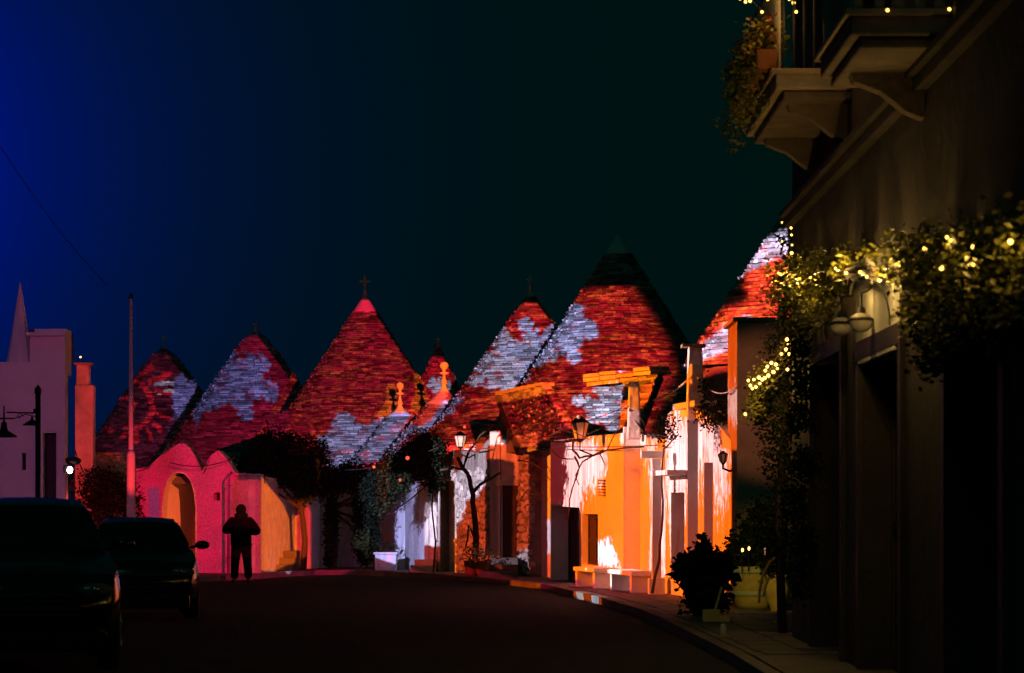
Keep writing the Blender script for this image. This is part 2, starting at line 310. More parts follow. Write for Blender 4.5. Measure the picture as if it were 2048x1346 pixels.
# ------------------------------------------------------------------ materials
def newmat(name):
    m = bpy.data.materials.new(name); m.use_nodes = True
    return m, m.node_tree, m.node_tree.nodes['Principled BSDF']
def mat(name, c, rough=.8, metal=0, spec=.3, var=.0, scale=6, bump=0, bscale=30, island=0, obj_tex=True, c2=None):
    m, t, b = newmat(name)
    b.inputs['Roughness'].default_value = rough; b.inputs['Metallic'].default_value = metal
    b.inputs['Specular IOR Level'].default_value = spec
    N = t.nodes.new; L = t.links.new
    out = None
    co = N('ShaderNodeTexCoord')
    rgb = N('ShaderNodeRGB'); rgb.outputs[0].default_value = (*c, 1); out = rgb.outputs[0]
    if var or c2:
        n = N('ShaderNodeTexNoise'); n.inputs['Scale'].default_value = scale; n.inputs['Detail'].default_value = 6; n.inputs['Roughness'].default_value = .65
        L(co.outputs['Object'], n.inputs['Vector'])
        mr = N('ShaderNodeMapRange'); mr.inputs['From Min'].default_value = .3; mr.inputs['From Max'].default_value = .7
        L(n.outputs['Fac'], mr.inputs['Value'])
        mx = N('ShaderNodeMix'); mx.data_type = 'RGBA'; L(mr.outputs[0], mx.inputs[0])
        dark = c2 or tuple(x * (1 - var) for x in c); lite = c if c2 else tuple(min(1, x * (1 + var)) for x in c)
        mx.inputs[6].default_value = (*dark, 1); mx.inputs[7].default_value = (*lite, 1); out = mx.outputs[2]
    if island:
        g = N('ShaderNodeNewGeometry'); oi = N('ShaderNodeObjectInfo')
        a = N('ShaderNodeMath'); a.operation = 'ADD'; L(g.outputs['Random Per Island'], a.inputs[0]); L(oi.outputs['Random'], a.inputs[1])
        f = N('ShaderNodeMath'); f.operation = 'FRACT'; L(a.outputs[0], f.inputs[0])
        mr = N('ShaderNodeMapRange'); mr.inputs['To Min'].default_value = 1 - island; mr.inputs['To Max'].default_value = 1 + island; L(f.outputs[0], mr.inputs[0])
        s = N('ShaderNodeVectorMath'); s.operation = 'SCALE'; L(out, s.inputs[0]); L(mr.outputs[0], s.inputs['Scale']); out = s.outputs[0]
    L(out, b.inputs['Base Color'])
    if bump:
        n = N('ShaderNodeTexNoise'); n.inputs['Scale'].default_value = bscale; n.inputs['Detail'].default_value = 5
        L(co.outputs['Object'], n.inputs['Vector'])
        bp = N('ShaderNodeBump'); bp.inputs['Strength'].default_value = bump; bp.inputs['Distance'].default_value = .05
        L(n.outputs['Fac'], bp.inputs['Height']); L(bp.outputs[0], b.inputs['Normal'])
    return m
M = {}
M['slab'] = mat('roof_limestone', (.30, .28, .25), .9, var=.35, scale=3, bump=.5, bscale=14, island=.65)
M['core'] = mat('roof_core_stone', (.10, .09, .08), .95)
M['white'] = mat('limewash', (.78, .76, .72), .85, var=.06, scale=2, bump=.25, bscale=9)
M['whiteold'] = mat('weathered_limewash', (.70, .67, .62), .9, var=.22, scale=4, bump=.8, bscale=7)
M['grain'] = mat('rough_render', (.66, .62, .57), .95, var=.35, scale=26, bump=1.0, bscale=34)
M['rubble'] = mat('rubble_stone', (.50, .46, .40), .9, var=.3, scale=5, bump=.6, bscale=12, island=.4)
M['mortar'] = mat('mortar', (.22, .19, .16), .95, var=.3, scale=9)
M['tuff'] = mat('tuff_block', (.42, .34, .25), .9, var=.25, scale=3, bump=.5, bscale=14, island=.12)
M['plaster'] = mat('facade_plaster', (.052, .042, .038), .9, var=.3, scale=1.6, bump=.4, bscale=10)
M['wood'] = mat('dark_painted_wood', (.05, .035, .025), .6, var=.3, scale=8)
M['woodp'] = mat('old_timber', (.10, .07, .045), .85, var=.4, scale=12, bump=.4)
M['iron'] = mat('wrought_iron', (.015, .015, .016), .55, spec=.4)
M['steel'] = mat('painted_post', (.50, .47, .45), .5, metal=0, var=.15, scale=20)
M['pipe'] = mat('painted_downpipe', (.30, .25, .45), .5)
M['glass'] = mat('dark_window_glass', (.01, .012, .014), .08, spec=.6)
M['asphalt'] = mat('asphalt', (.028, .034, .033), .9, spec=.12, var=.35, scale=3, bump=.6, bscale=40)
M['balc'] = mat('shaded_balcony_stone', (.19, .15, .12), .9, var=.35, scale=3, bump=.5, bscale=12)  # darker copy of the tuff, puts the balconies' dim undersides into colour
M['paving'] = mat('pavement_stone', (.12, .105, .095), .7, var=.3, scale=2.5, bump=.4, bscale=9, island=.2)
M['earth'] = mat('dark_soil', (.04, .03, .022), 1)
M['leaf'] = mat('glow_tinted_leaf', (.17, .16, .02), .5, spec=.35, island=.5)  # base colour yellowed to carry the glow of the bulbs
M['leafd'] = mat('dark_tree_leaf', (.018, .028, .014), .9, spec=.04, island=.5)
M['flower'] = mat('red_petal', (.45, .04, .03), .6, island=.3)
M['bark'] = mat('vine_bark', (.07, .045, .03), .9, var=.3, scale=20)
M['terra'] = mat('terracotta', (.32, .12, .06), .8, var=.2)
M['ochre'] = mat('ochre_glazed_planter', (.50, .40, .12), .6, var=.25, scale=6)
M['celadon'] = mat('pale_green_glaze_band', (.42, .50, .36), .5)
M['cloth'] = mat('dark_jacket_cloth', (.004, .0045, .005), .95, spec=.03, var=.2, scale=30)
M['jean'] = mat('dark_trouser_cloth', (.004, .004, .005), .95, spec=.03)
M['skin'] = mat('skin', (.35, .2, .14), .6)
M['shoe'] = mat('shoe_leather', (.012, .012, .012), .6)
M['paint'] = mat('black_car_paint', (.006, .006, .007), .12, spec=.6)
M['paint2'] = mat('dark_grey_car_paint', (.010, .010, .012), .16, spec=.6)
M['rubber'] = mat('tyre_rubber', (.012, .012, .012), .9)
M['alloy'] = mat('alloy_rim', (.25, .25, .26), .35, metal=.9)
M['chrome'] = mat('chrome_trim', (.5, .5, .5), .12, metal=1)
M['plate'] = mat('number_plate', (.55, .55, .52), .5)
M['lens'] = mat('headlight_lens', (.10, .10, .11), .05, spec=.9)
M['cable'] = mat('cable_sheath', (.05, .045, .04), .6)
M['brasscable'] = mat('pale_cable', (.35, .33, .3), .6)
M['opal'] = mat('opal_glass', (.70, .66, .60), .4)
M['yellow'] = mat('yellow_painted_board', (.50, .42, .14), .6, var=.2)
def emis(name, c, s):
    m, t, b = newmat(name); b.inputs['Base Color'].default_value = (*c, 1)
    b.inputs['Emission Color'].default_value = (*c, 1); b.inputs['Emission Strength'].default_value = s
    return m
M['bulb'] = emis('warm_bulb', (1, .56, .10), 6)
M['flood'] = emis('floodlight_lens', (1, .62, .55), 30)
M['globe'] = emis('dim_lantern_globe', (1, .45, .30), .55)
M['ember'] = emis('tiny_red_lamp', (1, .12, .04), 1.2)

# ------------------------------------------------------------------ mesh helpers
class MB:
    def __init__(s): s.v = []; s.f = []
    def add(s, vs, fs):
        o = len(s.v); s.v += [tuple(v) for v in vs]; s.f += [tuple(i + o for i in f) for f in fs]; return s
    def box(s, c, d, rz=0, taper=1, mtx=None, jit=0):
        vs = []
        for z in (-.5, .5):
            k = taper if z > 0 else 1
            for x, y in ((-.5, -.5), (.5, -.5), (.5, .5), (-.5, .5)):
                v = Vector((x * d[0] * k, y * d[1] * k, z * d[2]))
                if jit: v += Vector((R.uniform(-jit, jit), R.uniform(-jit, jit), R.uniform(-jit, jit)))
                vs.append(v)
        m = Matrix.Translation(Vector(c)) @ Matrix.Rotation(rz, 4, 'Z')
        if mtx: m = mtx
        return s.add([m @ v for v in vs], BOXF)
    def lathe(s, prof, c=(0, 0, 0), n=14):
        c = Vector(c); vs = []; fs = []
        for r, z in prof:
            for i in range(n):
                a = 2 * math.pi * i / n; vs.append(c + Vector((r * math.cos(a), r * math.sin(a), z)))
        for j in range(len(prof) - 1):
            for i in range(n):
                k = (i + 1) % n; fs.append((j * n + i, j * n + k, (j + 1) * n + k, (j + 1) * n + i))
        fs.append(tuple(range(n - 1, -1, -1))); fs.append(tuple((len(prof) - 1) * n + i for i in range(n)))
        return s.add(vs, fs)
    def tube(s, pts, r, n=6):
        pts = [Vector(p) for p in pts]; vs = []; fs = []; m = len(pts)
        rr = r if isinstance(r, (list, tuple)) else [r] * m
        for i, p in enumerate(pts):
            d = (pts[min(i + 1, m - 1)] - pts[max(i - 1, 0)]).normalized()
            a = d.cross(Vector((0, 0, 1))) if abs(d.z) < .95 else d.cross(Vector((0, 1, 0)))
            a.normalize(); b = d.cross(a)
            for k in range(n):
                t = 2 * math.pi * k / n; vs.append(p + (a * math.cos(t) + b * math.sin(t)) * rr[i])
        for i in range(m - 1):
            for k in range(n):
                q = (k + 1) % n; fs.append((i * n + k, i * n + q, (i + 1) * n + q, (i + 1) * n + k))
        fs.append(tuple(range(n - 1, -1, -1))); fs.append(tuple((m - 1) * n + i for i in range(n)))
        return s.add(vs, fs)
    def ball(s, c, r, n=10, m=6, sq=(1, 1, 1)):
        c = Vector(c); vs = []; fs = []
        for j in range(m + 1):
            t = math.pi * j / m
            for i in range(n):
                a = 2 * math.pi * i / n
                vs.append(c + Vector((r * sq[0] * math.sin(t) * math.cos(a), r * sq[1] * math.sin(t) * math.sin(a), r * sq[2] * math.cos(t))))
        for j in range(m):
            for i in range(n):
                k = (i + 1) % n; fs.append((j * n + i, (j + 1) * n + i, (j + 1) * n + k, j * n + k))
        return s.add(vs, fs)
    def build(s, name, m, parent=None, smooth=False, kind=None):
        me = bpy.data.meshes.new(name); me.from_pydata(s.v, [], s.f); me.materials.append(m); me.update()
        if smooth: me.shade_smooth()
        o = bpy.data.objects.new(name, me); col.objects.link(o)
        if parent is not None:
            o.parent = parent
            o.matrix_parent_inverse = base_inv(parent)
        if kind: o['kind'] = kind
        return o
BOXF = [(0, 3, 2, 1), (4, 5, 6, 7), (0, 1, 5, 4), (1, 2, 6, 5), (2, 3, 7, 6), (3, 0, 4, 7)]
def world_of(o):
    m = o.matrix_basis.copy()
    if o.parent is not None: m = world_of(o.parent) @ o.matrix_parent_inverse @ m
    return m
def base_inv(o): return world_of(o).inverted()
def tag(o, label=None, cat=None, group=None, kind=None):
    if label: o['label'] = label
    if cat: o['category'] = cat
    if group: o['group'] = group
    if kind: o['kind'] = kind
    return o
def thing(name, label, cat, loc=(0, 0, 0), group=None):
    o = bpy.data.objects.new(name, None); o.empty_display_size = .2; col.objects.link(o); o.location = loc
    return tag(o, label, cat, group)
def bevel(o, wd, seg=2):
    b = o.modifiers.new('bevel', 'BEVEL'); b.width = wd; b.segments = seg; b.limit_method = 'ANGLE'; b.angle_limit = rad(35); return o

class Fac:
    """a vertical wall plane standing on the plan line between two (pixel column, depth) points; outward = towards the street"""
    def __init__(s, pa, Da, pb, Db):
        s.a = Vector(XY(pa, Da)); s.b = Vector(XY(pb, Db)); s.D = Dl(pa, Da, pb, Db)
        s.d = (s.b - s.a).normalized(); s.n = Vector((s.d.y, -s.d.x))
        if s.n.dot(-s.a) < 0: s.n = -s.n
    def sz(s, px, py):
        D = s.D(px); x, y = XY(px, D); return ((Vector((x, y)) - s.a).dot(s.d), CZ - (py - HY) / F * D)
    def w(s, t, z, n=0): p = s.a + s.d * t + s.n * n; return Vector((p.x, p.y, z))
    def wall(s, name, m, outline, holes=(), thick=.4, off=0, parent=None, raw=False):
        """polygon wall with holes, given in pixels (or in metres along/up when raw)"""
        mb = MB(); loops = [outline] + list(holes)
        L = [[Vector((*(q if raw else s.sz(*q)), 0)) for q in lp] for lp in loops]
        tris = tessellate_polygon(L); flat = [p for lp in L for p in lp]; k = len(flat)
        vs = [s.w(p.x, p.y, off) for p in flat] + [s.w(p.x, p.y, off - thick) for p in flat]
        fs = [tuple(t) for t in tris] + [tuple(i + k for i in reversed(t)) for t in tris]
        o = 0
        for lp in L:
            n = len(lp)
            for i in range(n): j = (i + 1) % n; fs.append((o + i, o + j, o + j + k, o + i + k))
            o += n
        mb.add(vs, fs); return mb.build(name, m, parent)
    def rect(s, l, t, r, b): return [(l, t), (r, t), (r, b), (l, b)]
    def box(s, mb, t0, t1, z0, z1, n0, n1):
        vs = [s.w(t, z, n) for z in (z0, z1) for t, n in ((t0, n0), (t1, n0), (t1, n1), (t0, n1))]
        return mb.add(vs, BOXF)
    def door(s, parent, l, t, r, b, depth=.28, name='door', m='wood', handle=True):
        t0, z1 = s.sz(l, t); t1, _ = s.sz(r, t); z0 = s.sz(l, b)[1]; wd = t1 - t0
        mb = MB(); s.box(mb, t0 - .03, t1 + .03, z0, z1 + .03, -depth - .05, -depth)
        d = mb.build(name, M[m], parent)
        fr = MB()
        for a, c in ((t0 - .02, t0 + .06), (t1 - .06, t1 + .02), ((t0 + t1) / 2 - .03, (t0 + t1) / 2 + .03)): s.box(fr, a, c, z0, z1, -depth, -depth + .03)
        for z in (z0 + .02, z0 + (z1 - z0) * .45, z1 - .1): s.box(fr, t0 + .06, t1 - .06, z, z + .09, -depth, -depth + .025)
        fr.build('door_frame', M[m], d)
        if handle:
            h = MB(); p = s.w((t0 + t1) / 2 + .08, z0 + 1.0, -depth + .05); h.ball(p, .028); h.build('handle', M['iron'], d)
        return d
    def frame(s, parent, l, t, r, b, wd=.13, proud=.03, m='white', sill=False):
        t0, z1 = s.sz(l, t); t1, _ = s.sz(r, t); z0 = s.sz(l, b)[1]; mb = MB()
        s.box(mb, t0 - wd, t0 - .002, z0, z1, .002, proud); s.box(mb, t1 + .002, t1 + wd, z0, z1, .002, proud); s.box(mb, t0 - wd, t1 + wd, z1 + .002, z1 + wd, .002, proud + .004)
        if sill: s.box(mb, t0 - wd - .05, t1 + wd + .05, z0 - .09, z0 - .002, -.1, .14)
        return mb.build('door_frame' if not sill else 'window_frame', M[m], parent)

# ------------------------------------------------------------------ ground
def sheet(name, pts, z, m, kind='structure', thick=0):
    mb = MB(); P = [Vector((x, y, z)) for x, y in pts]
    t = tessellate_polygon([P]); k = len(P)
    if thick:
        mb.add(P + [p - Vector((0, 0, thick)) for p in P], [tuple(x) for x in t] + [(i, (i + 1) % k, (i + 1) % k + k, i + k) for i in range(k)])
    else: mb.add(P, [tuple(x) for x in t])
    return tag(mb.build(name, m), kind=kind)
sheet('ground', [(-900, -60), (900, -60), (900, 1500), (-900, 1500)], -.02, M['earth'])
curb = [(2.45, 8), (2.42, 20), (2.4, 30), (2.25, 37), (2.05, 43.8), (1.57, 50.6), (1.05, 56), (.75, 59.5), (-.28, 65), (-1.5, 69), (-4.0, 74), (-5.2, 74), (-5.9, 71.5), (-6.4, 69), (-7.3, 66.5), (-8.2, 62), (-8.3, 50), (-8.3, 8)]
sheet('road', [(x, y) for x, y in curb] , 0.0, M['asphalt'])
pav = [(x + .14, y) if x > 0 else ((x, y + .14) if y > 69 else (x - .14, y)) for x, y in curb]
pv = sheet('pavement', pav[:11] + [(-4, 76), (-4, 100), (14, 100), (14, 8)], .11, M['paving'], thick=.12)
pv2 = sheet('pavement', pav[10:] + [(-30, 8), (-30, 100), (-4.01, 100)], .112, M['paving'], thick=.12)
kb = thing('kerb', 'pale stone kerb edging the dark road in front of the cone-roofed houses', 'kerb', (0, 60, 0)); del kb['category']; kb['kind'] = 'structure'
for (xa, ya), (xb, yb) in zip(curb[:-1], curb[1:]):
    a = Vector((xa, ya)); b = Vector((xb, yb)); L = (b - a).length; n = max(1, round(L / .9)) if ya > 20 and (xa > -8) else max(1, round(L / 3))
    for i in range(n):
        p = a.lerp(b, (i + .5) / n); d = b - a
        mb = MB(); mb.box((p.x, p.y, .06), (L / n - .015, .15, .14 + R.uniform(-.006, .006)), math.atan2(d.y, d.x)); mb.build('kerb_stone', M['paving'], kb)
# large paving flags of the right-hand pavement
k = 0
for j in range(46):
    y = 30 + j * .62
    xl = np.interp(y, [p[1] for p in curb[:11]], [p[0] for p in curb[:11]]) + .25
    for i in range(5):
        if k >= 230: break
        x = xl + i * .5 + R.uniform(-.02, .02); k += 1
        mb = MB(); mb.box((x + .24, y + .3, .114), (.47, .59, .012 + R.uniform(0, .006)), R.uniform(-.01, .01)); mb.build('paving_stone', M['paving'], pv)

# ------------------------------------------------------------------ stone roofs
# six roof-slab shapes shared by every slab placed singly
def slab_verts(seed):
    r = random.Random(seed); vs = []
    for z in (-.5, .5):
        for x, y in ((-.5, -.5), (.5, -.5), (.5, .5), (-.5, .5)):
            vs.append(Vector((x * (1 + r.uniform(-.08, .02)), y + (r.uniform(-.14, .1) if y < 0 else 0), z * (1 + r.uniform(-.2, .0)))))
    return vs
SLV = [slab_verts(i) for i in range(8)]; SLM = []
for i, v in enumerate(SLV):
    me = bpy.data.meshes.new('roof_slab'); me.from_pydata([tuple(q) for q in v], [], BOXF); me.materials.append(M['slab']); SLM.append(me)
RBM = []
for i in range(8):
    r = random.Random(50 + i); vs = []; n = 7
    ang = sorted(2 * math.pi * (j + r.uniform(-.25, .25)) / n for j in range(n)); rr = [r.uniform(.42, .56) for _ in ang]
    for y, k2 in ((.5, 1), (-.35, 1), (-.5, .75)):
        vs += [(math.cos(a) * q * k2, y, math.sin(a) * q * k2) for a, q in zip(ang, rr)]
    fs = [tuple(range(14, 21))]
    for l in (0, 7):
        fs += [(l + j, l + (j + 1) % n, l + 7 + (j + 1) % n, l + 7 + j) for j in range(n)]
    me = bpy.data.meshes.new('stone'); me.from_pydata(vs, [], fs); me.materials.append(M['rubble']); RBM.append(me)
def place(name, me, mtx, parent):
    o = bpy.data.objects.new(name, me); col.objects.link(o); o.parent = parent
    o.matrix_parent_inverse = base_inv(parent); o.matrix_basis = mtx; return o

def finial(parent, top, H, r, style='ball'):
    mb = MB(); x, y, z = top.x, top.y, top.z     # top = base of the finial
    if style == 'ball': pr = [(r * .9, -.02), (r * .35, H * .28), (r * .28, H * .40), (r * 1.15, H * .44), (r * 1.2, H * .50), (r * .4, H * .54), (r * .35, H * .62), (r * .85, H * .70), (r * 1.05, H * .82), (r * .8, H * .94), (r * .1, H)]
    elif style == 'cup': pr = [(r, -.02), (r * .5, H * .3), (r * .45, H * .6), (r * 1.1, H * .86), (r * 1.3, H), (r * .2, H * .97)]
    else: pr = [(r * .9, -.02), (r * .4, H * .35), (r * .35, H * .45), (r * .9, H * .5), (r * .3, H * .58), (r * .8, H * .8), (r * .1, H)]
    mb.lathe(pr, (x, y, z), 12)
    f = mb.build('pinnacle', M['whiteold'], parent, smooth=True)
    if style == 'cross': c = MB(); c.box((x, y, z + H * .66), (r * 3.6, r * .7, r * .7)); c.build('crossarm', M['whiteold'], f)
    return f

def cone_roof(parent, key, cap=0, capmat='white', fin=None, single=0, ch=.058, bell=False, round_top=0):
    ax, ay, D, k, by = CONES[key]; apex = W(ax, ay, D); base = W(ax, by, D); H = apex.z - base.z
    def rz(h):
        return k * h + (round_top * (1 - math.exp(-h / .25)) if round_top else 0)
    capH = cap / F * D
    core = MB(); pr = []
    n = 14
    for i in range(n + 1):
        h = H - (H - capH * .9) * i / n if i < n + 1 else 0
        pr.append((max(.02, rz(h) - .10), base.z + (H - h)))
    core.lathe(pr, (apex.x, apex.y, 0), 40)
    root = core.build('cone_roof', M['core'], parent, smooth=True)
    if cap:
        c = MB(); p2 = []
        for i in range(9):
            t = i / 8; h = capH * (1 - t)
            r = rz(h) + .03
            if bell: r = rz(capH) * ((1 - t) ** 1.9) + .045
            p2.append((max(.045, r), apex.z - h))
        p2 = [(p2[0][0] * .9, p2[0][1] - .04)] + p2
        c.lathe(p2, (apex.x, apex.y, 0), 26); c.build('white_cap', M[capmat], root, smooth=True)
    if fin: finial(root, apex - Vector((0, 0, .03)), fin[0] / F * D, fin[1] / F * D, fin[2])
    specs = []; z = base.z; rows = 0
    while z < apex.z - capH - .02:
        h = apex.z - z; r = rz(h); rows += 1
        cc = ch * R.uniform(.85, 1.15)
        a = R.uniform(0, .2) - rad(112)
        wob = R.uniform(-.012, .012)
        while a < rad(112):
            L = min(R.uniform(.15, .40), max(.08, r * .6)); da = L / max(r, .08)
            am = a + da / 2
            proud = R.uniform(-.035, .03) + wob; dep = .20
            rr = r - dep / 2 + proud
            tilt = R.uniform(.08, .22); 
            m = Matrix.Translation((apex.x + math.sin(am) * rr, apex.y - math.cos(am) * rr, z + cc / 2)) @ Matrix.Rotation(am, 4, 'Z') @ Matrix.Rotation(tilt, 4, 'X') @ Matrix.Diagonal((L * .97, dep, cc * R.uniform(.72, .96), 1))
            specs.append((m, am, z, L))
            a += da
        z += cc
    near = sorted(range(len(specs)), key=lambda i: abs(specs[i][1] - .06) * 1.0 + abs((specs[i][2] - base.z) / H - .45) * 1.2 - specs[i][3] * 1.2)[:single]
    ns = set(near); mb = MB()
    for i, (m, am, z, L) in enumerate(specs):
        q = R.randrange(8)
        if i in ns: place('roof_slab', SLM[q], m, root)
        else: mb.add([m @ v for v in SLV[q]], BOXF)
    mb.build('roof_slab', M['slab'], root, kind='stuff' if single else None)
    return root, apex, base

def drum(parent, key, ztop=None, m='white', extra=.05):
    ax, ay, D, k, by = CONES[key]; apex = W(ax, ay, D); base = W(ax, by, D); r = k * (apex.z - base.z) - .12
    mb = MB(); mb.lathe([(r, 0), (r, base.z + .02)], (apex.x, apex.y, 0), 36); return mb.build('wall', M[m], parent, smooth=False)

def slab_plane(parent, a, b, c, d, rowh=.08, single=True, m='slab', seg=(.25, .5), nmax=140):
    """stone-slab roof pitch: a-b is the ridge, d-c the eaves (corners in metres)"""
    core = MB(); n = (b - a).cross(d - a).normalized()
    if n.y > 0: n = -n
    off = -n * .14
    core.add([a, b, c, d, a + off, b + off, c + off, d + off], BOXF)
    root = core.build('roof', M['core'], parent)
    H = (d - a).length; rows = max(2, int(H / rowh)); mb = MB(); cnt = 0
    for i in range(rows):
        t = (i + .5) / rows; l = a.lerp(d, t); r = b.lerp(c, t); L = (r - l).length; ex = (r - l).normalized(); s = 0
        while s < L - .05:
            w2 = min(R.uniform(*seg), L - s); p = l + ex * (s + w2 / 2); s += w2
            ey = ex.cross(Vector((0, 0, 1))).normalized()
            if ey.dot(n) > 0: ey = -ey
            mtx = Matrix(((ex.x, ey.x, 0, 0), (ex.y, ey.y, 0, 0), (ex.z, ey.z, 1, 0), (0, 0, 0, 1)))
            mm = Matrix.Translation(p + n * R.uniform(-.02, .045)) @ mtx @ Matrix.Rotation(R.uniform(-.02, .12), 4, 'X') @ Matrix.Diagonal((w2 * .97, .2, rowh * R.uniform(.7, .95), 1))
            q = R.randrange(8)
            if single and cnt < nmax: place('roof_slab', SLM[q], mm, root); cnt += 1
            else: mb.add([mm @ v for v in SLV[q]], BOXF)
    if mb.v: mb.build('roof_slab', M['slab'], root, kind='stuff' if single else None)
    return root

def rubble(fac, parent, t0, t1, z0, z1, size=.2, inside=None, nmax=240):
    z = z0; n = 0
    while z < z1:
        h = size * R.uniform(.5, .85); t = t0 + R.uniform(0, .1)
        while t < t1:
            w2 = size * R.uniform(.6, 1.7); zj = R.uniform(-.3, .3) * h; hj = h * R.uniform(.75, 1.25)
            if (inside is None or inside(t + w2 / 2, z + h / 2)) and n < nmax:
                p = fac.w(t + w2 / 2, z + h / 2 + zj, R.uniform(.0, .035)); n += 1
                ex = Vector((fac.d.x, fac.d.y, 0)); ey = Vector((-fac.n.x, -fac.n.y, 0))
                mtx = Matrix(((ex.x, ey.x, 0, 0), (ex.y, ey.y, 0, 0), (0, 0, 1, 0), (0, 0, 0, 1)))
                place('stone', RBM[R.randrange(8)], Matrix.Translation(p) @ mtx @ Matrix.Rotation(R.uniform(-.5, .5), 4, 'Y') @ Matrix.Diagonal((w2 * 1.0, .1, hj, 1)), parent)
            t += w2
        z += h
# ------------------------------------------------------------------ leaves
def leaves(pts, size, m, name, parent=None, kind=None):
    """pts: list of points; a bent two-triangle leaf at each"""
    mb = MB()
    for p in pts:
        s = size * R.uniform(.6, 1.35); a = Vector((R.gauss(0, 1), R.gauss(0, 1), R.gauss(0, .6))).normalized(); b = a.cross(Vector((R.gauss(0, 1), R.gauss(0, 1), R.gauss(0, 1)))).normalized(); c = a.cross(b)
        mb.add([p - a * s * .5, p + b * s * .36 + c * s * .1, p + a * s * .6, p - b * s * .36 + c * s * .1], [(0, 1, 2), (0, 2, 3)])
    return mb.build(name, m, parent, kind=kind)
def blob_pts(c, r, n, clump=7):
    c = Vector(c); out = []; k = max(1, n // clump)
    for _ in range(k):
        while True:
            v = Vector((R.uniform(-1, 1), R.uniform(-1, 1), R.uniform(-1, 1)))
            if v.length < 1 and v.length > R.uniform(.1, .85): break
        q = c + Vector((v.x * r[0], v.y * r[1], v.z * r[2])); sg = min(r) * .16 + .03
        for _ in range(clump): out.append(q + Vector((R.gauss(0, sg), R.gauss(0, sg), R.gauss(0, sg))))
    return out

# ------------------------------------------------------------------ houses
def bot(f, px): return HY + (CZ - .1) * F / f.D(px)
def stepz(parent, pts, zs, m='paving', name='step'):
    """stair of boxes: pts = (x0,x1,y0,y1)"""
    for (x0, x1, y0, y1), z in zip(pts, zs):
        mb = MB(); mb.box(((x0 + x1) / 2, (y0 + y1) / 2, (.1 + z) / 2), (x1 - x0, y1 - y0, z - .1)); bevel(mb.build(name, M[m], parent), .012)
G_TR = 'cone-roofed stone houses along the street'
def house(name, label, px, D): x, y = XY(px, D); return thing(name, label, 'trullo', (x, y, .1), G_TR)

# far left trullo
h1 = house('trullo', 'farthest trullo, a red sun with rays lit on its cone roof', 328, 90)
cone_roof(h1, 't1', fin=(26, 4, 'ball'), round_top=.28); drum(h1, 't1')
# second trullo with the twin-gabled white front and arched doorway
h2 = house('trullo', 'trullo with twin-gabled pink front and arched doorway', 512, 85)
cone_roof(h2, 't2', fin=(17, 6, 'cup'), round_top=.22); drum(h2, 't2')
fl = Fac(268, 71.6, 520, 71)
arch = [(325, bot(fl, 325)), (325, 1020), (328, 985), (335, 962), (345, 949), (356, 945), (369, 948), (380, 960), (388, 985), (391, 1015), (391, bot(fl, 391))]
win = fl.rect(427, 985, 440, 1001)
fl.wall('wall', M['grain'], [(262, bot(fl, 262)), (262, 944), (285, 941), (300, 936), (318, 915), (338, 901), (352, 893), (365, 890), (378, 894), (388, 912), (400, 938), (404, 950), (410, 944), (420, 918), (430, 907), (441, 907), (450, 919), (464, 946), (470, 952), (520, 952), (520, bot(fl, 520))], [arch, win], .38, parent=h2)
pa = MB(); P0 = [fl.sz(*q) for q in arch]
vs = [fl.w(t, z, -.38) for t, z in P0] + [fl.w(t, z, -2.5) for t, z in P0]; n = len(P0)
pa.add(vs, [(i, i + 1, i + 1 + n, i + n) for i in range(n - 1)]); pa.build('archway', M['white'], h2)
bk = MB(); t0, z0 = fl.sz(318, 930); t1, _ = fl.sz(420, 930); fl.box(bk, t0 - .3, t1 + .6, .1, 2.9, -2.72, -2.5); bk.build('wall', M['whiteold'], h2)
dr = MB(); ta_ = fl.sz(360, 950)[0]; fl.box(dr, ta_ , ta_ + .85, .12, 2.0, -2.5, -2.44); dd = dr.build('door', M['wood'], h2)
fr = MB(); [fl.box(fr, ta_ + .06 + k * .27, ta_ + .26 + k * .27, .2 + j * .6, .72 + j * .6, -2.44, -2.425) for k in range(3) for j in range(3)]; fr.build('door_panel', M['wood'], dd)
wb = MB(); tw, zw = fl.sz(427, 985); fl.box(wb, tw - .03, tw + .2, zw - .25, zw + .03, -.42, -.36); wb.build('window_shutter', M['wood'], h2)
for (px0, py0, px1, py1) in ((262, 944, 300, 936), (300, 936, 338, 901), (338, 901, 365, 889), (365, 889, 388, 911), (388, 911, 404, 949), (404, 949, 420, 917), (420, 917, 436, 905), (436, 905, 450, 918), (450, 918, 470, 951), (470, 951, 520, 951)):
    a = fl.sz(px0, py0); b = fl.sz(px1, py1); L = math.hypot(b[0] - a[0], b[1] - a[1]); nn = max(1, round(L / .3))
    for i in range(nn):
        mb = MB(); f0 = i / nn; f1 = (i + .94) / nn
        q = [(a[0] + (b[0] - a[0]) * f, a[1] + (b[1] - a[1]) * f) for f in (f0, f1)]; th = .05 * R.uniform(.8, 1.3)
        vs = [fl.w(t, z + dz, nn2) for dz in (.0, th) for (t, z), nn2 in ((q[0], .04), (q[1], .04), (q[1], -.42), (q[0], -.42))]
        mb.add(vs, BOXF); mb.build('coping_stone', M['whiteold'], h2)
lr = Fac(520.5, 71.01, 590, 76)
lr.wall('wall', M['whiteold'], [(520.5, bot(lr, 520.5)), (520.5, 952), (590, 962), (590, bot(lr, 590))], thick=.3, parent=h2)
bkr = Fac(560, 77.6, 640, 77.4); bkr.wall('wall', M['white'], [(560, bot(bkr, 560)), (560, 965), (648, 960), (648, bot(bkr, 648))], [bkr.rect(572, 1000, 590, bot(bkr, 572) - .6)], .2, parent=h2)
bkr.door(h2, 572, 1000, 590, bot(bkr, 572), .12)
x0, x1 = XY(535, 74)[0], XY(592, 74)[0]
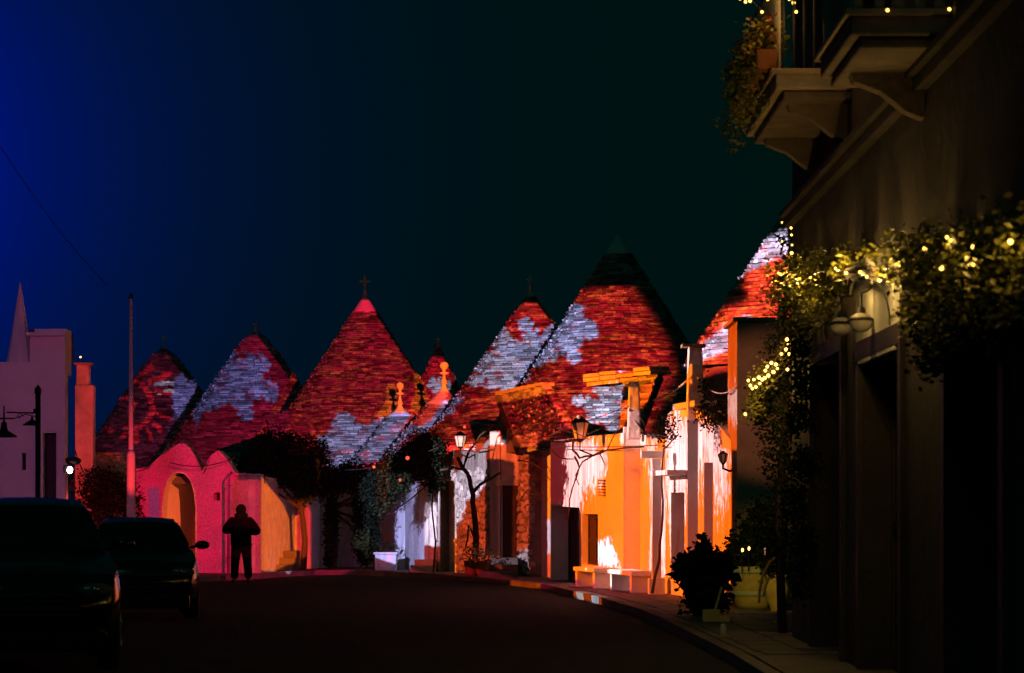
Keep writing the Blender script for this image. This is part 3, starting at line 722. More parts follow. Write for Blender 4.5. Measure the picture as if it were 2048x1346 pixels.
stepz(h2, [(x0 - .1, x1 - .02, 73.2, 73.65), (x0 + .1, x1, 73.66, 74.2), (x0 + .25, x1, 74.21, 75.6)], [.28, .45, .62])
# roof between the gables and the cones
for k, (pl, pt, pr, pb) in enumerate(((262, 925, 410, 955), (404, 930, 520, 955))):
    a = fl.w(fl.sz(pl, 950)[0], 2.55, -.4); b = fl.w(fl.sz(pr, 950)[0], 2.55, -.4)
    mb = MB(); mb.add([a, b, b + Vector((0, 9, .25)), a + Vector((0, 9, .25)), a - Vector((0, 0, .2)), b - Vector((0, 0, .2)), b + Vector((0, 9, .05)), a + Vector((0, 9, .05))], BOXF); mb.build('roof', M['core'], h2)

h3 = house('trullo', 'large red cone-roofed trullo with smooth whitewashed tip and cross finial, behind the ivy', 730, 79)
cone_roof(h3, 't3', cap=34, fin=(44, 6, 'cross'), single=200); drum(h3, 't3')
f3 = Fac(597, 76.7, 748, 80.4)
f3.wall('wall', M['whiteold'], [(597, bot(f3, 597)), (597, 965), (748, 958), (748, bot(f3, 748))], thick=.35, parent=h3)
mb = MB(); f3.box(mb, .02, .6, .1, 2.45, .005, .32); bevel(mb.build('pilaster', M['white'], h3), .03)
a, b, c, d = W(536, 832, 77.5), W(606, 818, 79.5), W(640, 905, 77.5), W(560, 905, 76); slab_plane(h3, a, b, c, d, .09, nmax=60)

hb = house('trullo', 'small dark red cone roof peeping out behind the white bell-shaped pinnacle', 877, 80)
cone_roof(hb, 'tb', fin=(16, 5, 'ball')); drum(hb, 'tb')
ha = house('trullo', 'small cone-roofed trullo with short orange-lit conical tip, over the blue-lit wall', 800, 76.5)
cone_roof(ha, 'ta', cap=26, fin=(44, 7.5, 'ball'), bell=True, single=60); drum(ha, 'ta')
fb = Fac(748, 80, 857, 73.5)
wn = fb.rect(781, 962, 802, 1018)
fb.wall('wall', M['grain'], [(748, bot(fb, 748)), (748, 962), (857, 925), (857, bot(fb, 857))], [wn], .35, parent=ha)
fb.frame(ha, 781, 962, 802, 1018, .1, .04, 'white', True)
mb = MB(); t0, z1 = fb.sz(781, 962); t1, _ = fb.sz(802, 962); z0 = fb.sz(781, 1018)[1]; fb.box(mb, t0, t1, z0, z1, -.3, -.27); mb.build('window_pane', M['glass'], ha)
mb = MB(); t0 = fb.sz(843, 930)[0]; t1 = fb.sz(857, 930)[0]; fb.box(mb, t0, t1 + .01, .1, fb.sz(850, 930)[1], .003, .05); bevel(mb.build('pilaster', M['white'], ha), .01)
mb = MB(); x, y = XY(857.5, 73.5); mb.box((x + .13, y + .12, 1.35), (.25, .22, 2.5)); mb.build('wall', M['whiteold'], ha)
stepz(ha, [(XY(822, 73)[0], XY(872, 73)[0], 72.2, 72.75), (XY(830, 73)[0], XY(872, 73)[0], 72.76, 73.3)], [.28, .42], 'tuff')

hc = house('trullo', 'small cone-roofed trullo with orange-lit bell-shaped whitewashed tip and ball pinnacle', 888, 74.5)
cone_roof(hc, 'tc', cap=42, fin=(44, 9, 'ball'), bell=True, single=60); drum(hc, 'tc')
fr_ = Fac(873, 73.4, 1001, 68.5)
d1 = fr_.rect(881, 962, 912, bot(fr_, 895))
d1 = [(881, bot(fr_, 881)), (881, 962), (912, 962), (912, bot(fr_, 912))]
fr_.wall('wall', M['mortar'], [(873, bot(fr_, 873)), (873, 925), (905, 900), (958, 905), (975, 880), (1001, 862), (1001, bot(fr_, 1001))], [d1], .35, parent=hc)
fr_.door(hc, 881, 962, 912, bot(fr_, 895), .26, m='whiteold')
fr_.frame(hc, 881, 962, 912, bot(fr_, 895), .1, .03, 'whiteold')
tA = fr_.sz(881, 962)[0] - .12; tB = fr_.sz(912, 962)[0] + .12; ztop = fr_.sz(895, 962)[1] + .14; tP = fr_.sz(984, 900)[0]
def ins(t, z): return not (tA < t < tB and z < ztop) and t < tP - .05
rubble(fr_, hc, .05, tP, .15, 3.25, .22, lambda t, z: ins(t, z) and z < np.interp(t, [0, 1.6, 3.2, 3.6, 5], [2.9, 3.0, 2.75, 3.1, 3.4]), 200)
mb = MB(); fr_.box(mb, tP, fr_.sz(1001, 900)[0], .1, fr_.sz(992, 862)[1], .004, .06); bevel(mb.build('pilaster', M['white'], hc), .012)
mb = MB(); fr_.box(mb, tP - .05, fr_.sz(1001, 900)[0] + .03, fr_.sz(992, 972)[1], fr_.sz(992, 960)[1], .0, .13); mb.build('ledge', M['whiteold'], hc)

h4 = house('trullo', 'red cone-roofed trullo with long white patch, behind the steep dark-edged stone gable', 1061, 71)
cone_roof(h4, 't4', cap=12, capmat='whiteold', fin=(34, 5.5, 'cross'), single=200); drum(h4, 't4')
x, y = XY(1001, 68.5)
mb = MB(); mb.box((x + .25, y + .09, 1.7), (.48, .18, 3.2)); mb.build('wall', M['whiteold'], h4)
dd = MB(); dd.box((x + .24, y - .03, 1.2), (.38, .05, 2.15)); dd = dd.build('door', M['wood'], h4)
p2 = MB(); [p2.box((x + .24, y - .062, .75 + j * .85), (.26, .015, .65)) for j in range(2)]; p2.build('door_panel', M['wood'], dd)
fm = Fac(1038, 68.4, 1062, 67.35)
fm.wall('wall', M['mortar'], [(1038, bot(fm, 1038)), (1038, 880), (1062, 880), (1062, bot(fm, 1062))], thick=.3, parent=h4)
rubble(fm, h4, 0, (fm.b - fm.a).length, .15, 3.2, .2, None, 120)
x, y = XY(1062, 67.34); mb = MB(); mb.box((x + .13, y + .12, 1.65), (.26, .22, 3.1)); mb.build('wall', M['tuff'], h4)
fm2 = Fac(1083, 67.2, 1100, 66.2)
fm2.wall('wall', M['whiteold'], [(1083, bot(fm2, 1083)), (1083, 880), (1101, 880), (1101, bot(fm2, 1101))], thick=.3, parent=h4)
stepz(h4, [(XY(962, 67)[0], XY(1036, 67)[0], 65.9, 66.5), (XY(972, 67)[0], XY(1036, 67)[0], 66.51, 67.1), (XY(980, 67)[0], XY(1036, 67)[0], 67.11, 68.3)], [.25, .4, .55])
# stone gable pitch right of the doorway
a, b, c, d = W(1003, 792, 68.6), W(1095, 772, 65.6), W(1165, 888, 62.8), W(1046, 905, 66.6)
slab_plane(h4, a, b, c, d, .085, nmax=150)
n = (b - a).normalized()
for i in range(7):
    mb = MB(); p = a.lerp(b, (i + .5) / 7); mb.box(p + Vector((0, -.02, .05)), ((b - a).length / 7 * .97, .34, .085 + R.uniform(-.01, .01)), math.atan2(n.y, n.x)); mb.build('ridge_slab', M['tuff'], h4)
vg = MB(); e = (d - a); 
for i in range(9):
    p = a.lerp(d, (i + .5) / 9) + Vector((-.06, -.05, .03)); vg = MB(); vg.box((0, 0, 0), (.16, .24, e.length / 9 * .97), mtx=Matrix.Translation(p) @ e.to_track_quat('Z', 'Y').to_matrix().to_4x4()); vg.build('verge_stone', M['core'], h4)  # dark core stone puts the shaded verge into colour
gf = Fac(982, 70.4, 1040, 66.9)
gf.wall('gable_wall', M['mortar'], [(985, 905), (1003, 800), (1042, 905)], thick=.2, parent=h4)

h5 = house('trullo', 'tallest red cone-roofed trullo, white leaf on its left flank, its tip unlit', 1237, 65)
cone_roof(h5, 't5', cap=40, capmat='whiteold', single=260); drum(h5, 't5')
f5 = Fac(1100, 64, 1247, 57)
f5.wall('wall', M['white'], [(1101, bot(f5, 1101)), (1101, 884), (1150, 884), (1180, 872), (1247, 866), (1247, bot(f5, 1247))],
        [[(1104, bot(f5, 1104) - .5), (1104, 1012), (1158, 1015), (1158, bot(f5, 1158) - .5)], [(1164, 1128), (1164, 1028), (1196, 1028), (1196, 1132)]], .45, parent=h5)
f5.door(h5, 1104, 1012, 1158, bot(f5, 1130), .40)
f5.door(h5, 1164, 1028, 1196, 1132, .16)
mb = MB(); t0, zz = f5.sz(1206, 958); t1, z_ = f5.sz(1213, 993)
gr = MB(); [gr.box((f5.w((t0 + t1) / 2, z_ + (zz - z_) * (i + .5) / 6, .01)), (.22, .22, .018), math.atan2(f5.d.y, f5.d.x)) for i in range(6)]
gr.build('vent_grille', M['iron'], h5)
x, y = XY(1247, 57); mb = MB(); mb.box((x + .17, y + .16, 1.72), (.335, .3, 3.24)); bevel(mb.build('pier', M['white'], h5), .012)
f5b = Fac(1280, 57, 1330, 54.2)
f5b.wall('wall', M['white'], [(1280, bot(f5b, 1280)), (1280, 868), (1331, 880), (1331, bot(f5b, 1331))], thick=.4, parent=h5)
# dormer-like stone pitch and its capping slabs
a, b, c, d = W(1186, 764, 62), W(1322, 748, 59.3), W(1270, 884, 57.9), W(1244, 884, 58.2)
slab_plane(h5, W(1250, 762, 59.7), b, c, d, .085, nmax=120)
n = (b - a)
for i in range(4):
    for j, (o, l) in enumerate((((-.02, -.06, .12), .48), ((.0, -.03, .03), .5), ((.06, .02, -.06), .46))):
        if j == 2 and i > 2 or j == 0 and i in (2,): continue
        p = a.lerp(b, (i + .5) / 4) + Vector(o); mb = MB(); mb.box(p, (n.length / 4 * .96, l, .075 + R.uniform(-.008, .012)), math.atan2(n.y, n.x) + R.uniform(-.02, .02), jit=.008); mb.build('ridge_slab', M['tuff'], h5)
pp = W(1268, 872, 56.6); mb = MB(); mb.box((pp.x, pp.y, 3.65), (.28, .3, 1.15), taper=.72); bevel(mb.build('chimney', M['whiteold'], h5), .03)

h6 = house('trullo', 'nearest trullo, rising behind the orange chimney, roof tip lit white', 1597, 50)
cone_roof(h6, 't6', fin=None, single=220, ch=.07, cap=14, capmat='whiteold'); drum(h6, 't6', m='core')
f6 = Fac(1331, 53, 1464, 47.6)
hol = [[(1342, bot(f6, 1342) - .5), (1342, 985), (1369, 985), (1369, bot(f6, 1369) - .5)], [(1375, 1112), (1375, 840), (1396, 838), (1396, 1112)], [(1408, 1106), (1408, 925), (1426, 925), (1426, 1106)]]
f6.wall('wall', M['white'], [(1331, bot(f6, 1331)), (1331, 842), (1337, 826), (1352, 818), (1395, 822), (1425, 836), (1450, 866), (1464, 884), (1464, bot(f6, 1464))], hol, .55, parent=h6)
for hh in hol: f6.door(h6, hh[1][0], hh[1][1], hh[2][0], hh[0][1], .5, handle=hh is not hol[1])
mb = MB(); t0, z0 = f6.sz(1338, 952); t1, _ = f6.sz(1374, 952); f6.box(mb, t0, t1, z0, z0 + .09, .003, .36); mb.build('door_hood', M['white'], h6)
mb = MB(); t0, z0 = f6.sz(1356, 822); t1, _ = f6.sz(1400, 832); f6.box(mb, t0, t1, z0 + .02, z0 + .12, -.3, .10); mb.build('door_hood', M['whiteold'], h6)
mb = MB(); f6.box(mb, .05, (f6.b - f6.a).length, .1, .42, .004, .10); mb.build('plinth', M['white'], h6)
a = f6.w(0, 3.3, -.5); b = f6.w(f6.sz(1464, 900)[0], 3.1, -.5)
mb = MB(); mb.add([a, b, b + Vector((4, 1, .7)), a + Vector((4, 3, .7)), a - Vector((0, 0, .3)), b - Vector((0, 0, .3)), b + Vector((4, 1, .4)), a + Vector((4, 3, .4))], BOXF); mb.build('roof', M['core'], h6)
ch = MB(); p = W(1390, 830, 50.6); ch.box((p.x + .0, p.y, p.z + .55), (.30, .42, 1.3), taper=.8); ch = bevel(ch.build('chimney', M['whiteold'], h6), .02)
c2 = MB(); c2.box((p.x - .03, p.y, p.z + 1.23), (.42, .52, .05)); c2.build('chimney_cap', M['tuff'], ch)
c3 = MB(); c3.lathe([(.055, 0), (.06, .3), (.05, .34)], (p.x - .05, p.y - .26, p.z + .55), 10); c3.build('flue', M['white'], ch)

tw_ = thing('house_gable_end', 'tall plain brown gable-end wall between the orange house front and the ivy', 'house', (4.3, 47.6, .1))
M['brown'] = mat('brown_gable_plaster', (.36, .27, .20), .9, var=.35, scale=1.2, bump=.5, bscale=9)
mb = MB(); mb.box((3.67 + 1.6, 47.4, 2.42), (3.2, 2.0, 4.64)); bevel(mb.build('wall', M['brown'], tw_), .02)
mb = MB(); mb.box((3.67 + 1.58, 47.4, 4.77), (3.3, 2.1, .06)); mb.build('coping', M['tuff'], tw_)
for r_ in range(14):
    for c_ in range(2):
        if (r_ + c_) % 2: continue
        mb = MB(); mb.box((3.665 + .15, 46.395, .35 + r_ * .32), (.29, .012, .30)); mb.build('quoin', M['brown'], tw_)

# ------------------------------------------------------------------ objects in front of the houses
def bench(label, p0, p1, fac, zt=.52):
    x, y = p0; 
    t = thing('stone_bench', label, 'bench', (x, y, .1), 'stone benches against the orange wall')
    d = Vector((p1[0] - p0[0], p1[1] - p0[1])); L = d.length; a = math.atan2(d.y, d.x); nrm = Vector((-d.y, d.x)).normalized()
    if nrm.x > 0: nrm = -nrm
    c = Vector(p0) + d * .5
    mb = MB(); mb.box((c.x, c.y, zt - .04), (L, .5, .085), a); bevel(mb.build('seat', M['white'], t), .015)
    for f in (.08, .92):
        q = Vector(p0) + d * f; mb = MB(); mb.box((q.x, q.y, .1 + (zt - .19) / 2), (.13, .44, zt - .19), a); bevel(mb.build('leg', M['white'], t), .012)
    return t
bench('stone bench below the black doorway, farther of the two against the orange wall', XY(1170, 57.8), XY(1212, 56.1), f5)
bench('stone bench in front of the pink pier, nearer of the two against the orange wall', XY(1240, 55.2), XY(1288, 53.0), f5)
# pergola pillar
x, y = XY(1313, 52.2)
t = thing('pillar', 'slim plastered pillar with flat square capital holding the vine wires before the orange house', 'pillar', (x, y, .1))
mb = MB(); mb.box((x, y, 1.35), (.17, .17, 2.5)); bevel(mb.build('shaft', M['white'], t), .01)
mb = MB(); mb.box((x - .08, y, 2.68), (.42, .30, .13)); bevel(mb.build('capital', M['white'], t), .012)
mb = MB(); mb.box((x, y, .26), (.30, .32, .30)); bevel(mb.build('base', M['white'], t), .012)
# white planter box at the blue wall
p = W(772, 1140, 75); t = thing('planter_box', 'square white planter box on the pavement before the blue-lit wall', 'planter', (p.x, 75, .1))
mb = MB(); mb.box((p.x, 75, .32), (.56, .5, .42)); bevel(mb.build('box', M['white'], t), .02); mb = MB(); mb.box((p.x, 75, .555), (.64, .58, .055)); bevel(mb.build('rim', M['white'], t), .012)
leaves(blob_pts((p.x - .05, 75, .72), (.3, .25, .2), 160), .06, M['leafd'], 'leaves', t)
# dark bollards / pots near the orange doorway
for i, (px, D, lab) in enumerate(((944, 67.0, 'dark round stone pot nearer the black doorway'), (966, 66.6, 'dark round stone pot beside the entrance steps'))):
    x, y = XY(px, D); t = thing('flower_pot', lab, 'pot', (x, y, .11), 'pots by the entrance steps'); mb = MB(); mb.lathe([(.10, 0), (.16, .1), (.19, .34), (.2, .38), (.16, .38)], (x, y, .11), 14); mb.build('pot', M['terra'], t, True)
    leaves(blob_pts((x, y, .62), (.18, .18, .18), 120), .06, M['leafd'], 'leaves', t)
# downpipe
x, y = XY(457, 70.6); dp = thing('downpipe', 'slim violet-lit drainpipe running down the pink wall beside the standing person', 'pipe', (x, y, .11))
mb = MB(); mb.tube([(x, y, .13), (x, y, 2.5), (x + .05, y + .25, 2.62)], .035, 8); mb.build('pipe', M['pipe'], dp, True)
for z in (.5, 1.4, 2.3): mb = MB(); mb.box((x, y + .04, z), (.11, .1, .03)); mb.build('bracket', M['iron'], dp)

# ------------------------------------------------------------------ vines and dark trees over the fronts
def vine(name, label, paths, D, r0, cat='vine', leaf=None, parent=None):
    t = thing(name, label, cat, W(paths[0][0][0], paths[0][0][1], D))
    for pth in paths:
        pts = []
        for i in range(len(pth) - 1):
            a, b = pth[i][:2], pth[i + 1][:2]
            for s in (0, .5):
                pts.append(W(a[0] + (b[0] - a[0]) * s + R.uniform(-1.5, 1.5), a[1] + (b[1] - a[1]) * s + R.uniform(-1.5, 1.5), D + R.uniform(-.06, .06)))
        pts.append(W(*pth[-1][:2], D)); rr = [r0 * pth[0][2] * (1 - .55 * i / len(pts)) if len(pth[0]) > 2 else r0 * (1 - .5 * i / len(pts)) for i in range(len(pts))]
        mb = MB(); mb.tube(pts, rr, 7); mb.build('branch', M['bark'], t, True)
    return t
vine('grape_vine', 'bare twisted grape vine trunk climbing the rubble wall to the pergola', [[(950, 1150, 2.4), (952, 1080), (948, 1020), (946, 990), (938, 955), (926, 935), (915, 915)], [(946, 985, 1.3), (962, 968), (985, 955), (1001, 945)], [(940, 960, 1.1), (930, 940), (905, 935), (880, 940)], [(952, 1080, 1.0), (938, 1050), (930, 1100)], [(926, 935, 1), (940, 900), (962, 870), (985, 850)]], 68.0, .035)
vine('grape_vine', 'bare dark vine branches spreading over the orange wall under the white lantern', [
    [(1148, 880, 1.2), (1145, 900), (1160, 915), (1185, 912), (1215, 900), (1250, 896), (1300, 893)], [(1150, 912, 1), (1160, 935), (1150, 960), (1140, 1000), (1135, 1040)],
    [(1302, 890, 1.2), (1290, 868), (1275, 848), (1262, 830), (1256, 812)], [(1288, 866, .8), (1290, 845), (1270, 825)], [(1185, 912, .8), (1165, 925), (1152, 950), (1158, 970)],
    [(1200, 905, .7), (1210, 930)], [(1215, 900, .6), (1228, 870), (1240, 850)], [(1100, 900, .8), (1120, 915), (1148, 918)], [(1100, 870, .6), (1125, 860), (1150, 865), (1180, 880)]], 56.5, .022)
vine('climbing_vine', 'old vine stem twisting up the slim pillar beside the stone bench', [[(1305, 1185, 1.4), (1318, 1120), (1322, 1060), (1326, 1000), (1324, 940), (1328, 900)], [(1326, 900, .8), (1345, 880), (1365, 860)]], 51.8, .022)
vine('climbing_vine', 'thin bare twigs hanging across the stone pier between the dark openings', [[(1040, 1000, .8), (1052, 985), (1070, 990), (1085, 985)], [(1036, 920, .8), (1060, 925), (1090, 940), (1100, 960)], [(1080, 960, .6), (1092, 1000), (1088, 1040)]], 66.0, .02)
def tree(label, trunkpx, D, blobs, size=.13, m='leafd', name='tree', cat='tree', tr=.09):
    x, y = XY(trunkpx, D); t = thing(name, label, cat, (x, y, .1))
    top = max(b[1][2] if False else W(b[0][0], b[0][1], D).z for b in blobs)
    mb = MB(); mb.tube([(x, y, .05), (x + .05, y, .9), (x - .04, y + .1, 1.7), (x + .02, y, top - .4)], [tr, tr * .85, tr * .7, tr * .4], 8)
    tk = mb.build('trunk', M['bark'], t, True)
    for (px, py), (rx, ry, rz), n in blobs if tr > .03 else []:
        c = W(px, py, D); mb = MB(); mb.tube([(x - .04, y + .1, 1.7), tuple((Vector((x, y, 1.9)) + c) / 2), tuple(c)], [tr * .45, tr * .3, tr * .12], 5); mb.build('limb', M['bark'], tk, True)
    P = []
    for (px, py), (rx, ry, rz), n in blobs: P += blob_pts(W(px, py, D), (rx, ry, rz), int(n * 1.9))
    leaves(P, size * .68, M[m], 'crown', t); return t
tree('dark bushy tree with rounded crown standing in the recess beside the orange-lit steps', 606, 73.6, [((555, 908), (.75, .5, .55), 2400), ((515, 935), (.55, .4, .42), 1300), ((600, 930), (.8, .5, .5), 1800), ((565, 950), (.5, .4, .25), 700), ((485, 955), (.3, .3, .22), 360), ((605, 975), (.3, .3, .4), 600), ((625, 900), (.35, .3, .3), 400)], .12)
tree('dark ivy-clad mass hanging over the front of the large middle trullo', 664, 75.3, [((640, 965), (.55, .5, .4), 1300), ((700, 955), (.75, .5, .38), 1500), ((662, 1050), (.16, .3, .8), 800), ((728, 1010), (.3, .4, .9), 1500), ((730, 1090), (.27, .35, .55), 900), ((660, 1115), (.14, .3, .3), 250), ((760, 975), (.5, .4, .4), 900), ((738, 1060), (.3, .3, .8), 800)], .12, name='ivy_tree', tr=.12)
tree('dark evergreen clump on the pergola between the small cone roof and the rubble house', 867, 71.8, [((850, 895), (.5, .4, .42), 1400), ((815, 925), (.55, .4, .38), 1100), ((780, 955), (.5, .4, .35), 900), ((868, 930), (.28, .3, .7), 900), ((835, 935), (.4, .3, .3), 700), ((800, 960), (.35, .3, .28), 500), ((755, 985), (.4, .4, .45), 700)], .11, name='evergreen_tree', tr=.028)
tree('dark shrub behind the low wall between the lit pillar and the lamp post', 205, 66, [((200, 975), (.5, .4, .45), 1100), ((235, 985), (.4, .4, .4), 800), ((215, 1020), (.6, .4, .5), 1000)], .1, name='shrub', cat='shrub', tr=.05)
tree('sprig of dark leaves on the red wall immediately beside the lamp post', 276, 70.8, [((276, 995), (.1, .1, .18), 50), ((279, 1022), (.1, .1, .2), 60), ((275, 1045), (.08, .1, .15), 40)], .09, name='wall_plant', cat='plant', tr=.015)
tree('dark creeper spilling over the roof beside the orange chimney', 1440, 48.9, [((1425, 832), (.28, .3, .2), 500), ((1450, 850), (.22, .3, .16), 400), ((1330, 858), (.2, .3, .3), 260), ((1445, 800), (.2, .2, .3), 200), ((1410, 790), (.1, .2, .35), 140)], .07, name='creeper', cat='creeper', tr=.02)

# ------------------------------------------------------------------ lanterns, wires
def lantern(label, px, py, D, sc_=1.0, globe='opal', arm=None, group='wall lanterns on the trulli'):
    c = W(px, py, D); t = thing('street_lantern', label, 'lantern', c, group)
    s = .30 * sc_
    mb = MB(); mb.lathe([(s * .30, -s * .55), (s * .5, s * .35)], c, 6); mb.build('glass', M[globe], t)
    mb = MB(); mb.lathe([(s * .62, s * .36), (s * .5, s * .42), (s * .2, s * .68), (s * .06, s * .75)], c, 6); mb.build('hood', M['iron'], t)
    mb = MB(); mb.lathe([(s * .12, -s * .75), (s * .34, -s * .56)], c, 6); mb.build('base', M['iron'], t)
    for k in range(6):
        a = math.pi / 3 * k; mb = MB(); mb.tube([c + Vector((s * .31 * math.cos(a), s * .31 * math.sin(a), -s * .55)), c + Vector((s * .51 * math.cos(a), s * .51 * math.sin(a), s * .36))], .009, 4); mb.build('frame_bar', M['iron'], t)
    if arm:
        mb = MB(); mb.tube([c + Vector((0, 0, -s * .7)), c + Vector((0, .02, -s * 1.2)), c + Vector((arm[0] * .5, arm[1] * .5, -s * 1.5)), c + Vector((arm[0], arm[1], -s * 1.1))], .018, 6); mb.build('bracket', M['iron'], t)
    return t
lantern('white glass lantern on a curled bracket above the orange wall with vine branches', 1160, 858, 58.5, 1.2, 'opal', (.55, .3))
lantern('faintly glowing dark lantern at the rubble wall under the pergola roof', 921, 880, 69.8, .95, 'globe', (.4, .6))
lantern('small dark lantern high on the white-and-orange wall near its near edge', 1446, 915, 47.2, .5, 'opal', (.25, .3))
c = W(1157, 834, 57); gl = MB(); gl.ball(c, .04); tag(gl.build('globe_bulb', M['opal'], None, True), 'little white globe bulb strung on the wire over the white lantern', 'bulb')
mb = MB(); a = W(930, 898, 69.5); b = W(975, 897, 68.6); mb.box((a + b) / 2, ((b - a).length, .05, .03), math.atan2((b - a).y, (b - a).x)); tag(mb.build('pergola_beam', M['steel']), 'thin pale horizontal bar crossing the dark gap under the pergola', 'beam')
for px, py, D, lab in ((815, 916, 70.9, 'larger red glowing spot among the dark evergreen leaves'), (746 + 2, 934, 70.9, 'smaller red glowing spot low among the dark evergreen leaves'), (929, 854, 69.3, 'orange glowing spot above the faint lantern'), (800, 960, 70.9, 'dim violet-red lamp just above the small window')):
    mb = MB(); mb.ball(W(px, py, D), .05 if 'arger' in lab else .035); tag(mb.build('small_lamp', M['ember'], None, True), lab, 'lamp', 'small lamps among the greenery')
def wire(label, a, b, sag, r=.012, m='cable', name='cable'):
    pts = []
    for i in range(13):
        t = i / 12; p = a.lerp(b, t); p = p - Vector((0, 0, sag * 4 * t * (1 - t))); pts.append(p)
    mb = MB(); mb.tube(pts, r, 5); o = mb.build(name, M[m], None, True); tag(o, label, 'cable', 'cables strung between the houses'); return o
wire('thick orange-lit cable dropping from the chimney to the stone pitch', W(1385, 752, 50), W(1308, 800, 55.5), .06, .022, 'brasscable')
wire('pale cable sagging from the orange chimney to the brown gable end', W(1395, 755, 49.9), W(1478, 770, 46.2), .2, .012, 'brasscable')
wire('pale wire rising from the doorway roof past the white lantern', W(1060, 862, 64), W(1255, 812, 57), .1, .01, 'brasscable')
wire('thin wire carrying the globe bulb above the white lantern', W(1040, 868, 65), W(1262, 818, 57), .35, .008, 'brasscable')
wire('dark pergola wire running level to the pillar capital', W(1102, 892, 62), W(1320, 890, 52.4), .03, .01)
wire('dark cable looping between the two white gables', W(340, 925, 71), W(470, 915, 70.4), .15, .012)
wire('dark cable drooping before the lit pillar on the far left', W(150, 900, 60), W(200, 955, 61), .3, .014)
wire('dark cable crossing the blue-lit wall slantwise', W(860, 965, 72.6), W(770, 1032, 74), .05, .018)
wire('second thinner dark cable crossing the blue-lit wall', W(860, 955, 72.4), W(770, 1010, 74), .05, .012)
wire('faint blue-lit cable high across the empty sky', W(-40, 230, 60), W(215, 570, 88), .25, .01)
wire('long thin wire across the big leaf-lit cones', W(690, 940, 73), W(885, 890, 71), .15, .01)

# ------------------------------------------------------------------ left building with obelisk, lit pillar, lamp posts
x0, y0 = XY(-130, 62); x1, _ = XY(130, 62)
cb = thing('white_house', 'purple-lit plain white house with obelisk spire on its roof', 'house', ((x0 + x1) / 2, 63.5, .1))
fc = Fac(-130, 62, 130, 62)
Lh = fc.rect(87, 864, 113, bot(fc, 100) - .5); Lh = [(87, bot(fc, 87) - .5), (87, 866), (113, 866), (113, bot(fc, 113) - .5)]
fc.wall('wall', M['white'], [(-130, bot(fc, -130)), (-130, 724), (60, 724), (60, 668), (130, 672), (130, bot(fc, 130))], [Lh, fc.rect(44, 906, 52, 940)], .4, parent=cb)
mb = MB(); mb.box(((x0 + x1) / 2 - .4, 64.2, 2.3), (x1 - x0 - 1.1, 3.4, 4.4)); mb.build('wall', M['white'], cb)
mb = MB(); mb.box((XY(95, 62)[0], 62.75, 5.15), (.70, .7, 1.0)); mb.build('wall', M['white'], cb)
fc.door(cb, 87, 866, 113, bot(fc, 100), .25); fc.frame(cb, 87, 866, 113, bot(fc, 100), .16, .04)
mb = MB(); a = fc.sz(44, 906); b = fc.sz(52, 940); fc.box(mb, a[0], b[0], b[1], a[1], -.2, -.17); mb.build('window_pane', M['glass'], cb)
mb = MB(); mb.box((XY(95, 62)[0], 61.98, fc.sz(95, 672)[1] + .03), (.84, .5, .07)); mb.build('cornice', M['white'], cb)
mb = MB(); p = W(26, 724, 61.5); mb.lathe([(.30, 0), (.29, .1), (.2, .6), (.085, 1.35), (.01, 1.8)], (p.x, 62.4, p.z), 8); mb.build('obelisk', M['white'], cb)
mb = MB(); mb.box((XY(75, 66)[0] + .1, 66.5, 5.5), (1.1, 1.6, .7), taper=.96); bk = mb.build('roof', M['core'], cb)
# corner column with flat triangular spur
pl = thing('wall_pillar', 'tall narrow pillar glowing orange below and crimson above, beside the white house', 'pillar', (*XY(168, 66), .1))
p = W(168, 1000, 66); mb = MB(); zt = W(168, 770, 66).z; mb.box((p.x, 66.2, (zt + .1) / 2), (.42, .4, zt - .1)); bevel(mb.build('shaft', M['whiteold'], pl), .015)
z2 = W(165, 730, 66).z; mb = MB(); mb.box((p.x - .04, 66.2, (zt + z2) / 2), (.30, .34, z2 - zt), taper=.94); bevel(mb.build('chimney', M['whiteold'], pl), .015)
mb = MB(); mb.box((p.x - .04, 66.2, z2 + .03), (.38, .42, .05)); mb.build('cap', M['tuff'], pl)
tb_ = MB(); tb_.ball(W(161, 714, 66), .02); tag(tb_.build('small_lamp', M['bulb'], None, True), 'tiny white point of light above the lit pillar', 'lamp')
lw = thing('terrace_wall', 'low dark violet terrace wall with shrubs before it, left of the lamp post', 'wall', (*XY(215, 67), .1))
fw = Fac(180, 67.2, 262, 67.0); fw.wall('wall', M['grain'], [(180, bot(fw, 180)), (180, 908), (240, 912), (240, 922), (262, 924), (262, bot(fw, 262))], thick=.35, parent=lw)
mb = MB(); fw.box(mb, -.02, fw.sz(240, 910)[0], fw.sz(200, 911)[1], fw.sz(200, 905)[1], -.4, .05); mb.build('coping', M['tuff'], lw)
